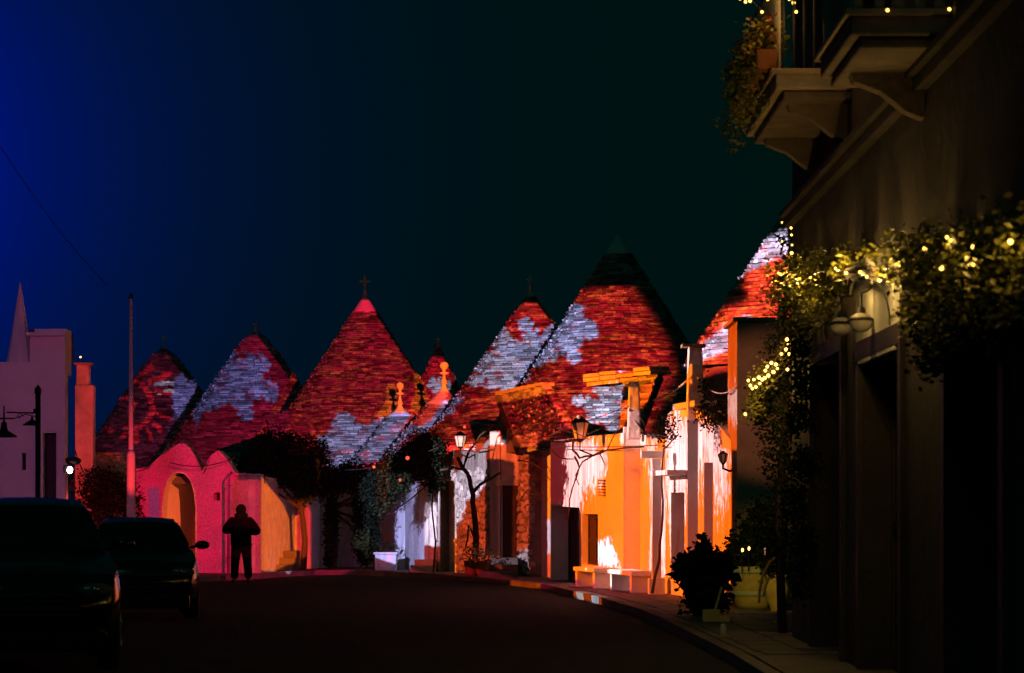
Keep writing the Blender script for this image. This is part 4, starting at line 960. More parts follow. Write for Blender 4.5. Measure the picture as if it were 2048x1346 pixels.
# floodlight fixture, its beam is real light
p = W(140, 940, 61.2)
fx = thing('floodlight', 'bright white floodlight fixed to the corner of the purple-lit house', 'floodlight', p)
mb = MB(); mb.box((p.x - .05, p.y + .1, p.z + .02), (.2, .2, .17)); bevel(mb.build('housing', M['iron'], fx), .02)
mb = MB(); mb.ball((p.x + .0, p.y - .02, p.z), .075, sq=(.8, .5, 1)); mb.build('lens', M['flood'], fx, True)
mb = MB(); mb.tube([(p.x - .06, p.y + .1, p.z + .1), (p.x - .06, p.y + .1, p.z + .25), (p.x - .22, p.y + .7, p.z + .25)], .015); mb.build('bracket', M['iron'], fx)
mb = MB(); mb.ball((p.x + .05, p.y + .15, p.z + .2), .16, sq=(1.1, .8, .55)); mb.build('visor', M['iron'], fx, True)
def spot(name, loc, tgt, power, size, color, blend=.6, r=.05):
    l = bpy.data.lights.new(name, 'SPOT'); l.energy = power; l.color = color; l.spot_size = rad(size); l.spot_blend = blend; l.shadow_soft_size = r
    o = bpy.data.objects.new(name, l); col.objects.link(o); o.location = loc
    o.rotation_euler = (Vector(tgt) - Vector(loc)).to_track_quat('-Z', 'Y').to_euler(); return o
spot('flood_and_added_spot', (p.x + .25, p.y - .1, 1.3), (-9.95, 66.2, 2.2), 600, 52, (1, .035, .05))
spot('added_wash_spot', (-12.5, 42, 6.5), (-10.3, 62, 3.5), 2500, 26, (.52, .065, .40))  # added purple fill on the white house, no fixture
spot('added_wash_spot', (-6.0, 34, 6.5), (2.0, 54, 1.9), 1300, 27, (1, .17, .30))  # added pink fill, stands in for bounced light on the reveals
spot('added_wash_spot', (-1.5, 5, 6.0), (4.35, 47.5, 3.3), 13500, 3.8, (1, .34, .17))  # added warm fill on the brown gable end
spot('added_wash_spot', (-9, 18, 7.5), (3.2, 26, 6.6), 10, 50, (.40, .12, .55))  # added violet fill on the balcony slabs
spot('flood_and_added_spot', (-7.9, 59.6, .3), (-8.44, 63, 3.0), 1500, 24, (1, .03, .035))  # added red spot for the tall post, no fixture
spot('added_wash_spot', (1.2, 40, 5), (-6.0, 70.6, 1.4), 60, 4, (.25, .12, 1))  # added narrow blue fill, no fixture

def lamp_post(label, px, D, ytop, r0, r1, base=None, m='steel'):
    x, y = XY(px, D); zt = W(px, ytop, D).z; t = thing('lamp_post', label, 'lamp post', (x, y, .1))
    mb = MB(); mb.lathe([(r0, .1), (r0 * .9, zt * .3), (r1, zt)], (x, y, 0), 14); mb.build('pole', M[m], t, True)
    if base: mb = MB(); mb.lathe([(base * 1.15, .1), (base, .3), (base * .95, 2.9), (r0, 3.0)], (x, y, 0), 14); mb.build('sleeve', M[m], t, True)
    mb = MB(); mb.lathe([(r1 * 1.3, zt - .02), (r1 * 1.3, zt + .05), (.005, zt + .12)], (x, y, 0), 10); mb.build('cap', M['iron'], t)
    return t, x, y, zt
lamp_post('very tall slender lamp post glowing red-orange at its foot, behind the parked cars', 262, 63, 596, .075, .035, .10)
t, x, y, zt = lamp_post('dark street lamp post with scrolled arm before the purple-lit house', 76, 47, 784, .05, .045, None, 'iron')
za = W(76, 826, 47).z
mb = MB(); mb.tube([(x, y, za), (x - .52, y, za + .01)], .014); mb.tube([(x, y, za - .07), (x - .2, y, za - .02), (x - .42, y, za - .10)], .009); mb.tube([(x - .06 + .0, y, za + .0), (x - .06, y, za + .07)], .02); arm = mb.build('arm', M['iron'], t)
for dx in (-.10,):
    mb = MB(); mb.lathe([(.012, 0), (.02, -.06), (.05, -.09), (.15, -.15), (.155, -.165), (.02, -.15)], (x + dx, y, za - .04), 14); mb.build('lamp_shade', M['iron'], t, True)
mb = MB(); mb.tube([(x - .3 + .06 * math.cos(a * .5) * (1 - a / 16), y, za - .06 + .06 * math.sin(a * .5) * (1 - a / 16)) for a in range(14)], .006); mb.build('scroll', M['iron'], t)
p = W(8, 850, 44); t = thing('hanging_lamp', 'dark bell-shaped street lamp hanging at the picture edge by the purple-lit house', 'lamp', p)
mb = MB(); mb.lathe([(.014, .18), (.014, .06), (.045, .03), (.05, -.05), (.07, -.09), (.2, -.17), (.2, -.19), (.03, -.18)], p, 14); mb.build('lamp_shade', M['iron'], t, True)
mb = MB(); mb.tube([(p.x - .8, p.y, p.z + .1), (p.x + .15, p.y, p.z + .1)], .014); mb.tube([(p.x, p.y, p.z + .1), (p.x, p.y, p.z + .3)], .012); mb.build('arm', M['iron'], t)

# ------------------------------------------------------------------ balcony house on the right
RX = 3.35
rb = thing('balcony_house', 'dark balconied house hung with ivy and warm bulbs along the right of the street', 'house', (RX, 22, .1))
fr2 = Fac(CX + F * RX / 34, 34, CX + F * RX / 9, 9)
ds = [[(1628, bot(fr2, 1628) - .5), (1628, 732), (1688, 722), (1688, bot(fr2, 1688) - .5)], [(1726, bot(fr2, 1726) - .5), (1726, 722), (1806, 722), (1806, bot(fr2, 1806) - .5)], [(1900, bot(fr2, 1900) - .5), (1900, 722), (2010, 722), (2010, bot(fr2, 2010) - .5)]]
oz = fr2.sz(1584, 900)
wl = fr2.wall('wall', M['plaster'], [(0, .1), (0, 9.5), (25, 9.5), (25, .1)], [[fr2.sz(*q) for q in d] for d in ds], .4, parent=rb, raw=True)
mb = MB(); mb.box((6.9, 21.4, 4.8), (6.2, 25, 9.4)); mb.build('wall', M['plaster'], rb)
for d in ds: fr2.door(rb, d[1][0], d[1][1], d[2][0], d[0][1], .3); fr2.frame(rb, d[1][0], d[1][1], d[2][0], bot(fr2, d[1][0]), .18, .05, 'wood')
tq0 = fr2.sz(1722, 600)[0]; tq1 = fr2.sz(1800, 600)[0]
mb = MB(); fr2.box(mb, tq0, tq1, 3.02, 4.0, .004, .05); mb.build('lit_patch_panel', M['white'], rb)  # pale panel stands in for the bulb-lit patch of wall
for z, h_, pr in ((5.02, .10, .10), (5.13, .06, .16)): mb = MB(); fr2.box(mb, 0, 25, z, z + h_, .003, pr); mb.build('string_course', M['plaster'], rb)
for (ya, yb, zb, zt) in ((28.0, 31.6, 5.72, 5.93), (21.8, 24.0, 5.21, 5.42)):
    bl = MB(); bl.box((2.98, (ya + yb) / 2, (zb + zt) / 2 + .03), (.76, yb - ya, zt - zb - .06)); bl = bevel(bl.build('balcony', M['tuff' if ya > 26 else 'balc'], rb), .02)  # farther slab keeps the paler stone for its bright end
    mb = MB(); mb.box((3.02, (ya + yb) / 2, zb + .01), (.68, yb - ya - .14, .08)); bevel(mb.build('moulding', M['balc'], bl), .02)
    mb = MB(); mb.box((2.97, (ya + yb) / 2, zt + .02), (.84, yb - ya + .1, .05)); bevel(mb.build('floor_slab', M['tuff'], bl), .01)
    for yy in ((ya + .5, yb - .5) if ya > 26 else (ya + 1.4,)):
        mb = MB(); mb.add([Vector(v) for v in ((RX, yy - .1, zb - .03), (2.75, yy - .1, zb - .03), (2.78, yy - .1, zb - .10), (3.0, yy - .1, zb - .18), (3.2, yy - .1, zb - .34), (RX, yy - .1, zb - .40),
            (RX, yy + .1, zb - .03), (2.75, yy + .1, zb - .03), (2.78, yy + .1, zb - .10), (3.0, yy + .1, zb - .18), (3.2, yy + .1, zb - .34), (RX, yy + .1, zb - .40))], [(0, 1, 2, 3, 4, 5), (11, 10, 9, 8, 7, 6)] + [(i, i + 6, (i + 1) % 6 + 6, (i + 1) % 6) for i in range(6)]); mb.build('bracket', M['balc'], bl)
    if ya > 26:
        for i in range(34):
            yy = ya + .05 + i * (yb - ya - .1) / 33; mb = MB(); mb.tube([(2.64, yy, zt + .05), (2.64, yy, zt + 1.05)], .011, 5); mb.build('railing_bar', M['brasscable'], bl)  # pale colour on these bars stands for their golden lighting
        for i in range(7):
            xx = 2.68 + i * .1; mb = MB(); mb.tube([(xx, ya + .05, zt + .05), (xx, ya + .05, zt + 1.05)], .011, 5); mb.build('railing_bar', M['iron'], bl)  # same railing in dark iron, for its unlit end
        mb = MB(); mb.tube([(RX, ya + .05, zt + 1.06), (2.64, ya + .05, zt + 1.06), (2.64, yb - .05, zt + 1.06)], .02); mb.build('handrail', M['iron'], bl)
    else:
        for i in range(22):
            yy = ya + .1 + i * (yb - ya - .2) / 21; mb = MB(); mb.lathe([(.04, 0), (.045, .06), (.025, .14), (.055, .36), (.025, .62), (.045, .7), (.04, .76)], (2.66, yy, zt + .05), 10); mb.build('baluster', M['tuff'], bl, True)
        for i in range(4):
            xx = 2.83 + i * .155; mb = MB(); mb.lathe([(.04, 0), (.045, .06), (.025, .14), (.055, .36), (.025, .62), (.045, .7), (.04, .76)], (xx, ya + .1, zt + .05), 10); mb.build('baluster', M['tuff'], bl, True)
        mb = MB(); mb.box((2.66, (ya + yb) / 2, zt + .85), (.16, yb - ya, .09)); mb.build('handrail', M['tuff'], bl); mb = MB(); mb.box((3.04, ya + .1, zt + .85), (.6, .16, .086)); mb.build('handrail', M['tuff'], bl)
def planter(label, x, y, z, L, n, fl=True):
    t = thing('window_box', label, 'planter', (x, y, z), 'planters on the balconies')
    mb = MB(); mb.box((x, y, z + .09), (.18, L, .18), taper=1.12); mb.build('trough', M['terra'], t)
    leaves(blob_pts((x, y, z + .3), (.2, L / 2, .22), n) + blob_pts((x - .12, y, z - .1), (.12, L / 2, .35), n // 2), .055, M['leaf'], 'foliage', t)
    if fl: leaves(blob_pts((x - .03, y, z + .36), (.18, L / 2, .18), n // 6, 4), .05, M['flower'], 'flower', t, kind='stuff')
planter('terracotta trough with red flowers near the corner of the farther balcony', 2.52, 28.5, 6.0, .8, 520)
planter('terracotta trough with trailing leaves midway along the farther balcony', 2.52, 29.7, 6.0, .9, 520)
planter('terracotta trough at the far end of the farther balcony', 2.52, 30.9, 6.0, .9, 420)
planter('leafy trough on the nearer balcony beside the stone balusters', 2.5, 22.3, 6.2, .9, 500, False)
t = thing('potted_shrub', 'leafy potted shrub on the nearer balcony behind its stone rail', 'plant', (2.95, 22.4, 5.48))
mb = MB(); mb.lathe([(.1, 0), (.15, .26), (.16, .3), (.12, .29)], (2.85, 22.3, 5.48), 12); mb.build('pot', M['terra'], t, True); leaves(blob_pts((2.82, 22.2, 6.0), (.26, .3, .3), 620), .05, M['leaf'], 'foliage', t)

# ivy and bulbs
iv = thing('ivy_garland', 'thick ivy garland glowing yellow-green around the bulbs along the balcony house', 'ivy', (3.1, 26, 3.9))
P = []
DX = lambda px, X=3.08: X * F / (px - CX)
for px, py, r, n in ((1560, 570, .26, 520), (1590, 560, .3, 620), (1625, 565, .3, 700), (1660, 560, .26, 620), (1600, 610, .3, 560), (1640, 600, .2, 300), (1690, 525, .12, 200), (1740, 508, .07, 110), (1795, 520, .18, 360), (1835, 535, .22, 500), (1860, 515, .22, 460), (1900, 520, .2, 480), (1940, 515, .2, 480), (1985, 500, .22, 520), (2030, 490, .22, 520), (1850, 590, .2, 460), (1880, 640, .25, 500), (1920, 590, .26, 560), (1980, 580, .28, 560), (2035, 560, .28, 560), (1815, 640, .1, 160)):
    P += blob_pts(W(px, py, DX(px)), (r * .7, r * 2.0, r), n)
leaves(P, .05, M['leaf'], 'foliage', iv)
P = []
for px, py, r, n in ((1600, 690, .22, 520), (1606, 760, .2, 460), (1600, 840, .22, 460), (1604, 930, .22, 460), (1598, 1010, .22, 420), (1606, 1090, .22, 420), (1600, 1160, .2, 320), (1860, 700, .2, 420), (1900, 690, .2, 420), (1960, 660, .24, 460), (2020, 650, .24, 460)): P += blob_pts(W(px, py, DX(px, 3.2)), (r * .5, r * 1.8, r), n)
leaves(P, .055, M['leafd'], 'foliage', iv)  # darker leaves; the mass by the corner is added to blacken the wall
for i in range(5):
    pts = [W(1560 + k * 80 + R.uniform(-8, 8), 565 - k * 12 + R.uniform(-25, 25), DX(1560 + k * 80)) for k in range(7)]; mb = MB(); mb.tube(pts, .012, 5); mb.build('stem', M['bark'], iv)
P = []
iv2 = thing('ivy_column', 'dark ivy-clad trunk hung with bulbs at the far corner of the balcony house', 'ivy', (3.15, 36, .1))
mb = MB(); mb.tube([(3.35, 35.2, .05), (3.3, 35.2, 1.5), (3.4, 35.3, 3), (3.3, 35.2, 4.4)], [.06, .05, .045, .02]); mb.build('trunk', M['bark'], iv2, True)
for px, py, r, n in ((1582, 640, 0.22, 520), (1570, 690, 0.22, 560), (1586, 740, 0.24, 560), (1553, 760, 0.17, 400), (1527, 790, 0.15, 420), (1519, 830, 0.12, 220), (1559, 830, 0.26, 620), (1566, 890, 0.27, 640), (1571, 950, 0.26, 600), (1578, 1010, 0.26, 560), (1544, 1050, 0.24, 500), (1570, 480, .08, 90), (1575, 520, .08, 90), (1569, 1090, 0.26, 420)):
    P += blob_pts(W(px, py, 35.3), (r, r, r), n)
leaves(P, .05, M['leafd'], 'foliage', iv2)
P = []
for px, py, r, n in ((1512, 775, .12, 260), (1505, 815, .10, 200), (1535, 750, .10, 200), (1568, 705, .08, 120)): P += blob_pts(W(px, py, 34.9), (r, r, r * 1.3), n)
leaves(P, .04, M['leaf'], 'foliage', iv2)  # yellower leaf copy around the bulbs, standing for their glow
for i in range(10):
    pts = [W(1590, 620, 35)]
    for k in range(4): pts.append(W(1590 - k * 22 + R.uniform(-10, 10), 640 + k * (40 + i * 3) + R.uniform(-14, 14), 35.2))
    mb = MB(); mb.tube(pts, [.02, .015, .012, .01, .006], 5); mb.build('branch', M['bark'], iv2)
BU = [(1562, 447), (1580, 458), (1581, 472), (1562, 485), (1582, 492), (1566, 523), (1581, 508), (1560, 551), (1594, 562), (1603, 566), (1618, 557), (1668, 539), (1656, 547), (1689, 548), (1717, 547), (1730, 556), (1759, 552), (1789, 531), (1845, 501), (1848, 526), (1878, 539), (1897, 485), (1889, 478), (1940, 497), (1950, 494), (1929, 519), (1941, 532), (2014, 487), (1570, 593), (1563, 636)]
BC = [(1561, 709), (1577, 709), (1570, 700), (1576, 690), (1580, 698), (1541, 727), (1550, 730), (1533, 734), (1529, 742), (1553, 738), (1506, 760), (1523, 760), (1516, 756), (1499, 772), (1510, 775), (1495, 762), (1503, 778), (1518, 768), (1528, 757), (1489, 829), (1573, 740), (1545, 745), (1535, 752), (1572, 680)]
def string(name, label, pts, D, r=.015, order=True, wirem='cable'):
    t = thing(name, label, 'string lights', W(pts[0][0], pts[0][1], D(pts[0][0])), 'strings of warm bulbs')
    Q = [W(px, py, D(px)) + Vector((0, -.12, 0)) for px, py in pts]
    if order: mb = MB(); mb.tube([q + Vector((0, .02, .02)) for q in Q], .004, 4); mb.build('wire', M[wirem], t)
    for q in Q:
        mb = MB(); mb.ball(q, r * R.uniform(.7, 1.15), 8, 5); mb.build('bulb', M['bulb'], t, True)
    return t
string('string_lights', 'string of bright warm bulbs threaded through the ivy garland under the balcony', BU[6:], lambda p: DX(p, 2.98))
string('string_lights', 'thin vertical string of bulbs beside the tip of the nearest cone roof', BU[:6], lambda p: 32.6, .012)
string('string_lights', 'dense cluster of bright bulbs on the ivy at the corner, before the brown gable end', BC, lambda p: 34.7, .02)
string('string_lights', 'bulbs wound along the railing of the farther balcony at the top of the picture', [(1478, 2), (1489, 8), (1498, 6), (1522, 28), (1533, 3), (1576, 2), (1590, 28), (1585, 10), (1497, -20), (1520, -30), (1560, -14)], lambda p: 28.3, .016)
string('string_lights', 'a few bulbs on the rail of the nearer balcony', [(1771, 26), (1894, 24)], lambda p: 21.7, .011)
def pt(loc, e, c=(1, .60, .16), r=.03, name='bulb_glow'):
    l = bpy.data.lights.new(name, 'POINT'); l.energy = e; l.color = c; l.shadow_soft_size = r
    o = bpy.data.objects.new(name, l); col.objects.link(o); o.location = loc
for px, py, e in ((1562, 551, 7), (1597, 563, 7), (1622, 556, 7), (1668, 540, 9), (1717, 548, 9), (1760, 552, 8), (1790, 531, 4), (1848, 515, 4), (1897, 487, 2.2), (1941, 525, 3), (2014, 487, 3)):
    pt(W(px, py, DX(px, 2.95)), e * (1.6 if px < 1800 else .6))
for px, py, e in ((1506, 765, 7), (1530, 745, 4), (1570, 709, 2.5), (1489, 829, 1.5)): pt(W(px, py, 34.3), e * 2.0)
pt(W(1490, 5, 27.9), 4.5, (1, .5, .12)); pt(W(1590, 28, 27.8), 3, (1, .5, .12)); pt(W(1600, 178, 27.2), 1.8, (1, .5, .14)); pt((2.7, 21.6, 6.5), .4, (1, .5, .14))

pt(W(1757, 560, DX(1757, 3.16)), 1.6); pt(W(1745, 560, DX(1745, 3.12)), 1.2)
# hanging wall lamps on scrolled brackets
def scroll_lamp(label, px, py, D, ring):
    c = W(px, py, D); t = thing('bracket_lamp', label, 'wall lamp', c, 'pair of bell-shaped bracket lamps')
    mb = MB(); mb.lathe([(.014, .22), (.014, .10), (.04, .08), (.05, .02), (.12, -.02), (.125, -.035)], c, 16); mb.build('lamp_shade', M['iron'], t, True)
    mb = MB(); mb.ball(c + Vector((0, 0, -.05)), .11, 14, 8, (1, 1, .85)); mb.build('globe', M['opal'], t, True)
    z = c.z + .22
    mb = MB(); mb.tube([c + Vector((math.cos(a) * ring, 0, .22 + ring + math.sin(a) * ring)) for a in [(-.5 + k / 14 * 1.85) * math.pi for k in range(15)]], .009, 6); mb.build('scroll', M['iron'], t)
    mb = MB(); mb.tube([Vector((RX, c.y, z + .1)), Vector((c.x + .1, c.y, z + ring * 2.1)), Vector((c.x, c.y, z + ring * 2)), Vector((c.x - .1, c.y, z + ring * 1.6))], .011, 6); mb.tube([Vector((RX, c.y, z - .32)), Vector((RX - .03, c.y, z + .1)), Vector((RX, c.y, z + .3))], .012, 6); mb.build('bracket', M['iron'], t)
    return t
scroll_lamp('bell-shaped bracket lamp farther along the wall, left one of the pair beneath the ivy bulbs', 1683, 642, 27.3, .105)
scroll_lamp('bell-shaped bracket lamp before the bright plaster, right one of the pair beneath the ivy bulbs', 1722, 634, 26.0, .115)
t = thing('iron_hoop', 'thin curved iron hoop arching across the brightly lit plaster patch', 'hoop', W(1750, 600, 24.5))
mb = MB(); mb.tube([W(1700 + 40 * (1 - math.cos(a)) , 590 - 68 * math.sin(a) + (a / math.pi) * 60, 24.6) for a in [k / 14 * math.pi for k in range(15)]], .008, 6); mb.build('hoop', M['iron'], t)

# ------------------------------------------------------------------ pots and stand on the right pavement
x, y = XY(1508, 44.3)
t = thing('glazed_planter', 'big yellow glazed planter with pale green band on the right pavement', 'planter', (x, y, .12))
mb = MB(); mb.lathe([(.26, 0), (.30, .06), (.34, .2), (.365, .45), (.375, .66), (.33, .66), (.3, .6)], (x, y, .12), 28); mb.build('pot', M['ochre'], t, True)
for z, r in ((.20, .348), (.55, .376)): mb = MB(); mb.lathe([(r, 0), (r + .012, .02), (r + .01, .06), (r, .08)], (x, y, .12 + z), 28); mb.build('band', M['celadon'], t, True)
leaves(blob_pts((x - .05, y, 1.0), (.4, .35, .28), 800) + blob_pts((x + .15, y, 1.35), (.35, .3, .4), 700), .09, M['leafd'], 'foliage', t)
x2, y2 = XY(1553, 43); t = thing('glazed_planter', 'smaller ochre urn half hidden by a curved stem at the wall foot', 'planter', (x2, y2, .12))
mb = MB(); mb.lathe([(.1, 0), (.09, .05), (.16, .2), (.19, .36), (.14, .5), (.17, .55), (.12, .54)], (x2, y2, .12), 20); mb.build('pot', M['ochre'], t, True); leaves(blob_pts((x2, y2, .95), (.24, .24, .35), 420), .08, M['leafd'], 'foliage', t)
mb = MB(); mb.tube([W(1562 - 44 * math.sin(a) ** 1.0, 1112 + 92 * (1 - math.cos(a)) , 42.6) for a in [k / 12 * 1.6 for k in range(13)]], .02, 7); mb.build('stem', M['bark'], t)
x3, y3 = XY(1412, 41); t = thing('potted_plant', 'broad black-silhouetted leafy potted plant in front of the orange house corner', 'plant', (x3, y3, .12))
mb = MB(); mb.lathe([(.17, 0), (.24, .34), (.26, .4), (.2, .39)], (x3, y3, .12), 20); mb.build('pot', M['iron'], t, True)
leaves(blob_pts((x3, y3, .62), (.30, .3, .26), 700) + blob_pts((x3 - .02, y3, 1.02), (.13, .15, .16), 260) + blob_pts((x3 - .28, y3, .78), (.16, .2, .14), 280) + blob_pts((x3 + .25, y3, .92), (.14, .2, .1), 120) + blob_pts((x3, y3, .35), (.33, .3, .2), 500), .10, M['leafd'], 'foliage', t)
leaves(blob_pts((x3, y3, .75), (.40, .3, .36), 170, 3), .24, M['leafd'], 'large_leaves', t)
mb = MB(); [mb.tube([(x3, y3, .5), (x3 + dx * .6, y3, .95), (x3 + dx, y3 - .05, 1.12)], [.012, .008, .004]) for dx in (-.3, -.05, .2, .33)]; mb.build('stem', M['bark'], t)
x4, y4 = XY(1430, 38.6); t = thing('easel_sign', 'small yellow-lit propped board leaning on a stick at the kerb', 'sign', (x4, y4, .12))
mb = MB(); mb.box((x4 - .05, y4, .215), (.24, .03, .17)); bevel(mb.build('board', M['yellow'], t), .006); mb = MB(); mb.tube([(x4 - .02, y4 + .03, .2), (x4 + .10, y4 + .12, .60)], .018); mb.build('stick', M['yellow'], t)
x5, y5 = XY(1446, 34); t = thing('floor_lantern', 'little pale lantern standing on the pavement near the kerb', 'lantern', (x5, y5, .12))
mb = MB(); mb.lathe([(.05, 0), (.04, .1), (.03, .17)], (x5, y5, .12), 10); mb.build('candle', M['opal'], t, True); mb = MB(); mb.box((x5 + .01, y5, .335), (.13, .1, .06)); mb.build('lid', M['yellow'], t)
mb = MB(); mb.box((x5 + .01, y5, .13), (.14, .12, .016)); mb.build('base', M['yellow'], t)
for i, (px, py, lab) in enumerate(((1485, 1100, 'dimmer of two small lamps above the big yellow planter'), (1498, 1097, 'upper of two small lamps above the big yellow planter'), (1530, 1103, 'pale oblong lamp at the rim of the yellow planter'))):
    q = W(px, py, 43.6); t = thing('candle_lamp', lab, 'lamp', q, 'small lamps over the yellow planter'); mb = MB(); mb.ball(q, .022, sq=(.8, .8, 1.3 if i < 2 else 2.6)); mb.build('flame', M['bulb'] if i < 2 else M['globe'], t, True)
    mb = MB(); mb.tube([q + Vector((0, .05, -.04)), q + Vector((0, .1, -.35))], .008); mb.build('holder', M['iron'], t)
pt(W(1490, 1115, 42.2), 1.4); spot('added_warm_spot', (2.9, 38.5, 2.7), (3.8, 44.3, .5), 240, 30, (1, .62, .10))  # spot added to brighten the planter, no wall lamp hangs there
spot('added_warm_spot', (3.2, 33.5, 3.0), (2.7, 37, .1), 4, 60, (1, .6, .14))  # another added spot, on the pavement
pt((2.7, 29, 1.0), .35, (1, .5, .2))

# ------------------------------------------------------------------ person
def skin_mesh(name, verts, edges, radii, m, parent=None, sub=2):
    me = bpy.data.meshes.new(name); me.from_pydata(verts, edges, []); o = bpy.data.objects.new(name, me); col.objects.link(o)
    sk = o.modifiers.new('skin', 'SKIN'); sk.use_smooth_shade = True
    for v, r in zip(me.skin_vertices[0].data, radii): v.radius = r if isinstance(r, tuple) else (r, r)
    me.skin_vertices[0].data[0].use_root = True
    ss = o.modifiers.new('sub', 'SUBSURF'); ss.levels = ss.render_levels = sub
    dg = bpy.context.evaluated_depsgraph_get(); ev = bpy.data.meshes.new_from_object(o.evaluated_get(dg)); o.modifiers.clear(); o.data = ev
    ev.materials.clear(); ev.materials.append(m); ev.shade_smooth() if hasattr(ev, 'shade_smooth') else None
    if parent is not None: o.parent = parent; o.matrix_parent_inverse = Matrix.Identity(4)
    return o
px_, py_ = XY(482, 65.2)
per = thing('person', 'person in a dark padded jacket standing in the street with both elbows out, photographed from behind', 'person', (px_, py_, 0.0))
per.rotation_euler = (0, 0, rad(11))
per['label'] = 'person in dark padded jacket and cap standing in the street, both elbows out'
# facing +y (away from the camera)
V = [(0, 0, .98), (0, .0, 1.15), (0, .01, 1.34), (0, .0, 1.47), (0, .01, 1.56), (0, .02, 1.66), (0, .02, 1.74),
     (-.09, 0, .92), (-.13, .01, .52), (-.15, -.01, .10), (-.16, .15, .04),
     (.10, 0, .92), (.15, .09, .52), (.18, .10, .10), (.19, .26, .04),
     (-.19, 0, 1.42), (-.38, -.02, 1.17), (-.20, .22, 1.20), (-.10, .30, 1.26),
     (.19, 0, 1.42), (.38, -.02, 1.17), (.20, .22, 1.20), (.10, .30, 1.26)]
E = [(0, 1), (1, 2), (2, 3), (3, 4), (4, 5), (5, 6), (0, 7), (7, 8), (8, 9), (9, 10), (0, 11), (11, 12), (12, 13), (13, 14), (2, 15), (15, 16), (16, 17), (17, 18), (2, 19), (19, 20), (20, 21), (21, 22)]
Rr = [(.15, .11), (.14, .10), (.16, .11), .07, .055, (.085, .10), (.05, .06), .09, .06, .042, .035, .09, .06, .042, .035, .065, .047, .036, .03, .065, .047, .036, .03]
skin_mesh('body', V, E, Rr, M['skin'], per)
JV = [(0, 0, .80), (0, 0, 1.05), (0, 0, 1.22), (0, .01, 1.38), (0, .01, 1.50), (-.20, 0, 1.42), (-.32, -.01, 1.28), (-.38, -.02, 1.18), (-.17, .22, 1.22), (.20, 0, 1.42), (.32, -.01, 1.28), (.40, -.02, 1.15), (.18, .22, 1.19)]
JE = [(0, 1), (1, 2), (2, 3), (3, 4), (3, 5), (5, 6), (6, 7), (7, 8), (3, 9), (9, 10), (10, 11), (11, 12)]
skin_mesh('jacket', JV, JE, [(.27, .20), (.265, .20), (.26, .18), (.23, .16), (.115, .11), .12, .115, .10, .07, .12, .115, .10, .07], M['cloth'], per)
skin_mesh('trousers', [(0, 0, .98), (-.10, 0, .86), (-.135, .01, .5), (-.155, -.01, .09), (.11, 0, .86), (.155, .09, .5), (.185, .10, .09)], [(0, 1), (1, 2), (2, 3), (0, 4), (4, 5), (5, 6)], [(.20, .16), .145, .108, .095, .145, .108, .095], M['jean'], per)
for sx in (-1, 1):
    mb = MB(); mb.ball((sx * .17, .07 + (.11 if sx > 0 else 0), .045), .06, sq=(.85, 2.3, .8)); o = mb.build('shoe', M['shoe'], None, True); o.parent = per
mb = MB(); mb.ball((0, -.01, 1.69), .122, 14, 10, (.98, 1.0, 1.05)); mb.ball((0, .13, 1.70), .07, 10, 6, (1, 1.2, .2)); o = mb.build('cap', M['cloth'], None, True); o.parent = per
mb = MB(); mb.ball((0, -.03, 1.55), .15, 12, 8, (1.05, .7, .6)); o = mb.build('hood', M['cloth'], None, True); o.parent = per
mb = MB(); mb.ball((-.088, .02, 1.65), .022, sq=(.5, .8, 1.3)); mb.ball((.088, .02, 1.65), .022, sq=(.5, .8, 1.3)); mb.ball((0, .125, 1.645), .018, sq=(.8, 1.2, 1.2)); o = mb.build('face', M['skin'], None, True); o.parent = per
for sx in (-1, 1):
    hb_ = MB(); hb_.ball((sx * .085, .32, 1.27), .045, sq=(.6, 1, 1))
    for k in range(4): hb_.tube([(sx * .08, .335, 1.245 + k * .02), (sx * .055, .37, 1.25 + k * .021), (sx * .025, .365, 1.252 + k * .02)], [.0095, .0085, .007], 6)
    hb_.tube([(sx * .085, .30, 1.30), (sx * .06, .315, 1.33), (sx * .035, .33, 1.34)], [.011, .01, .008], 6); o = hb_.build('hand', M['skin'], None, True); o.parent = per
ph = MB(); ph.box((px_, py_ + .375, 1.30), (.15, .012, .075)); tag(bevel(ph.build('phone', M['glass']), .004), 'dark phone held up in the hands of the standing person', 'phone')

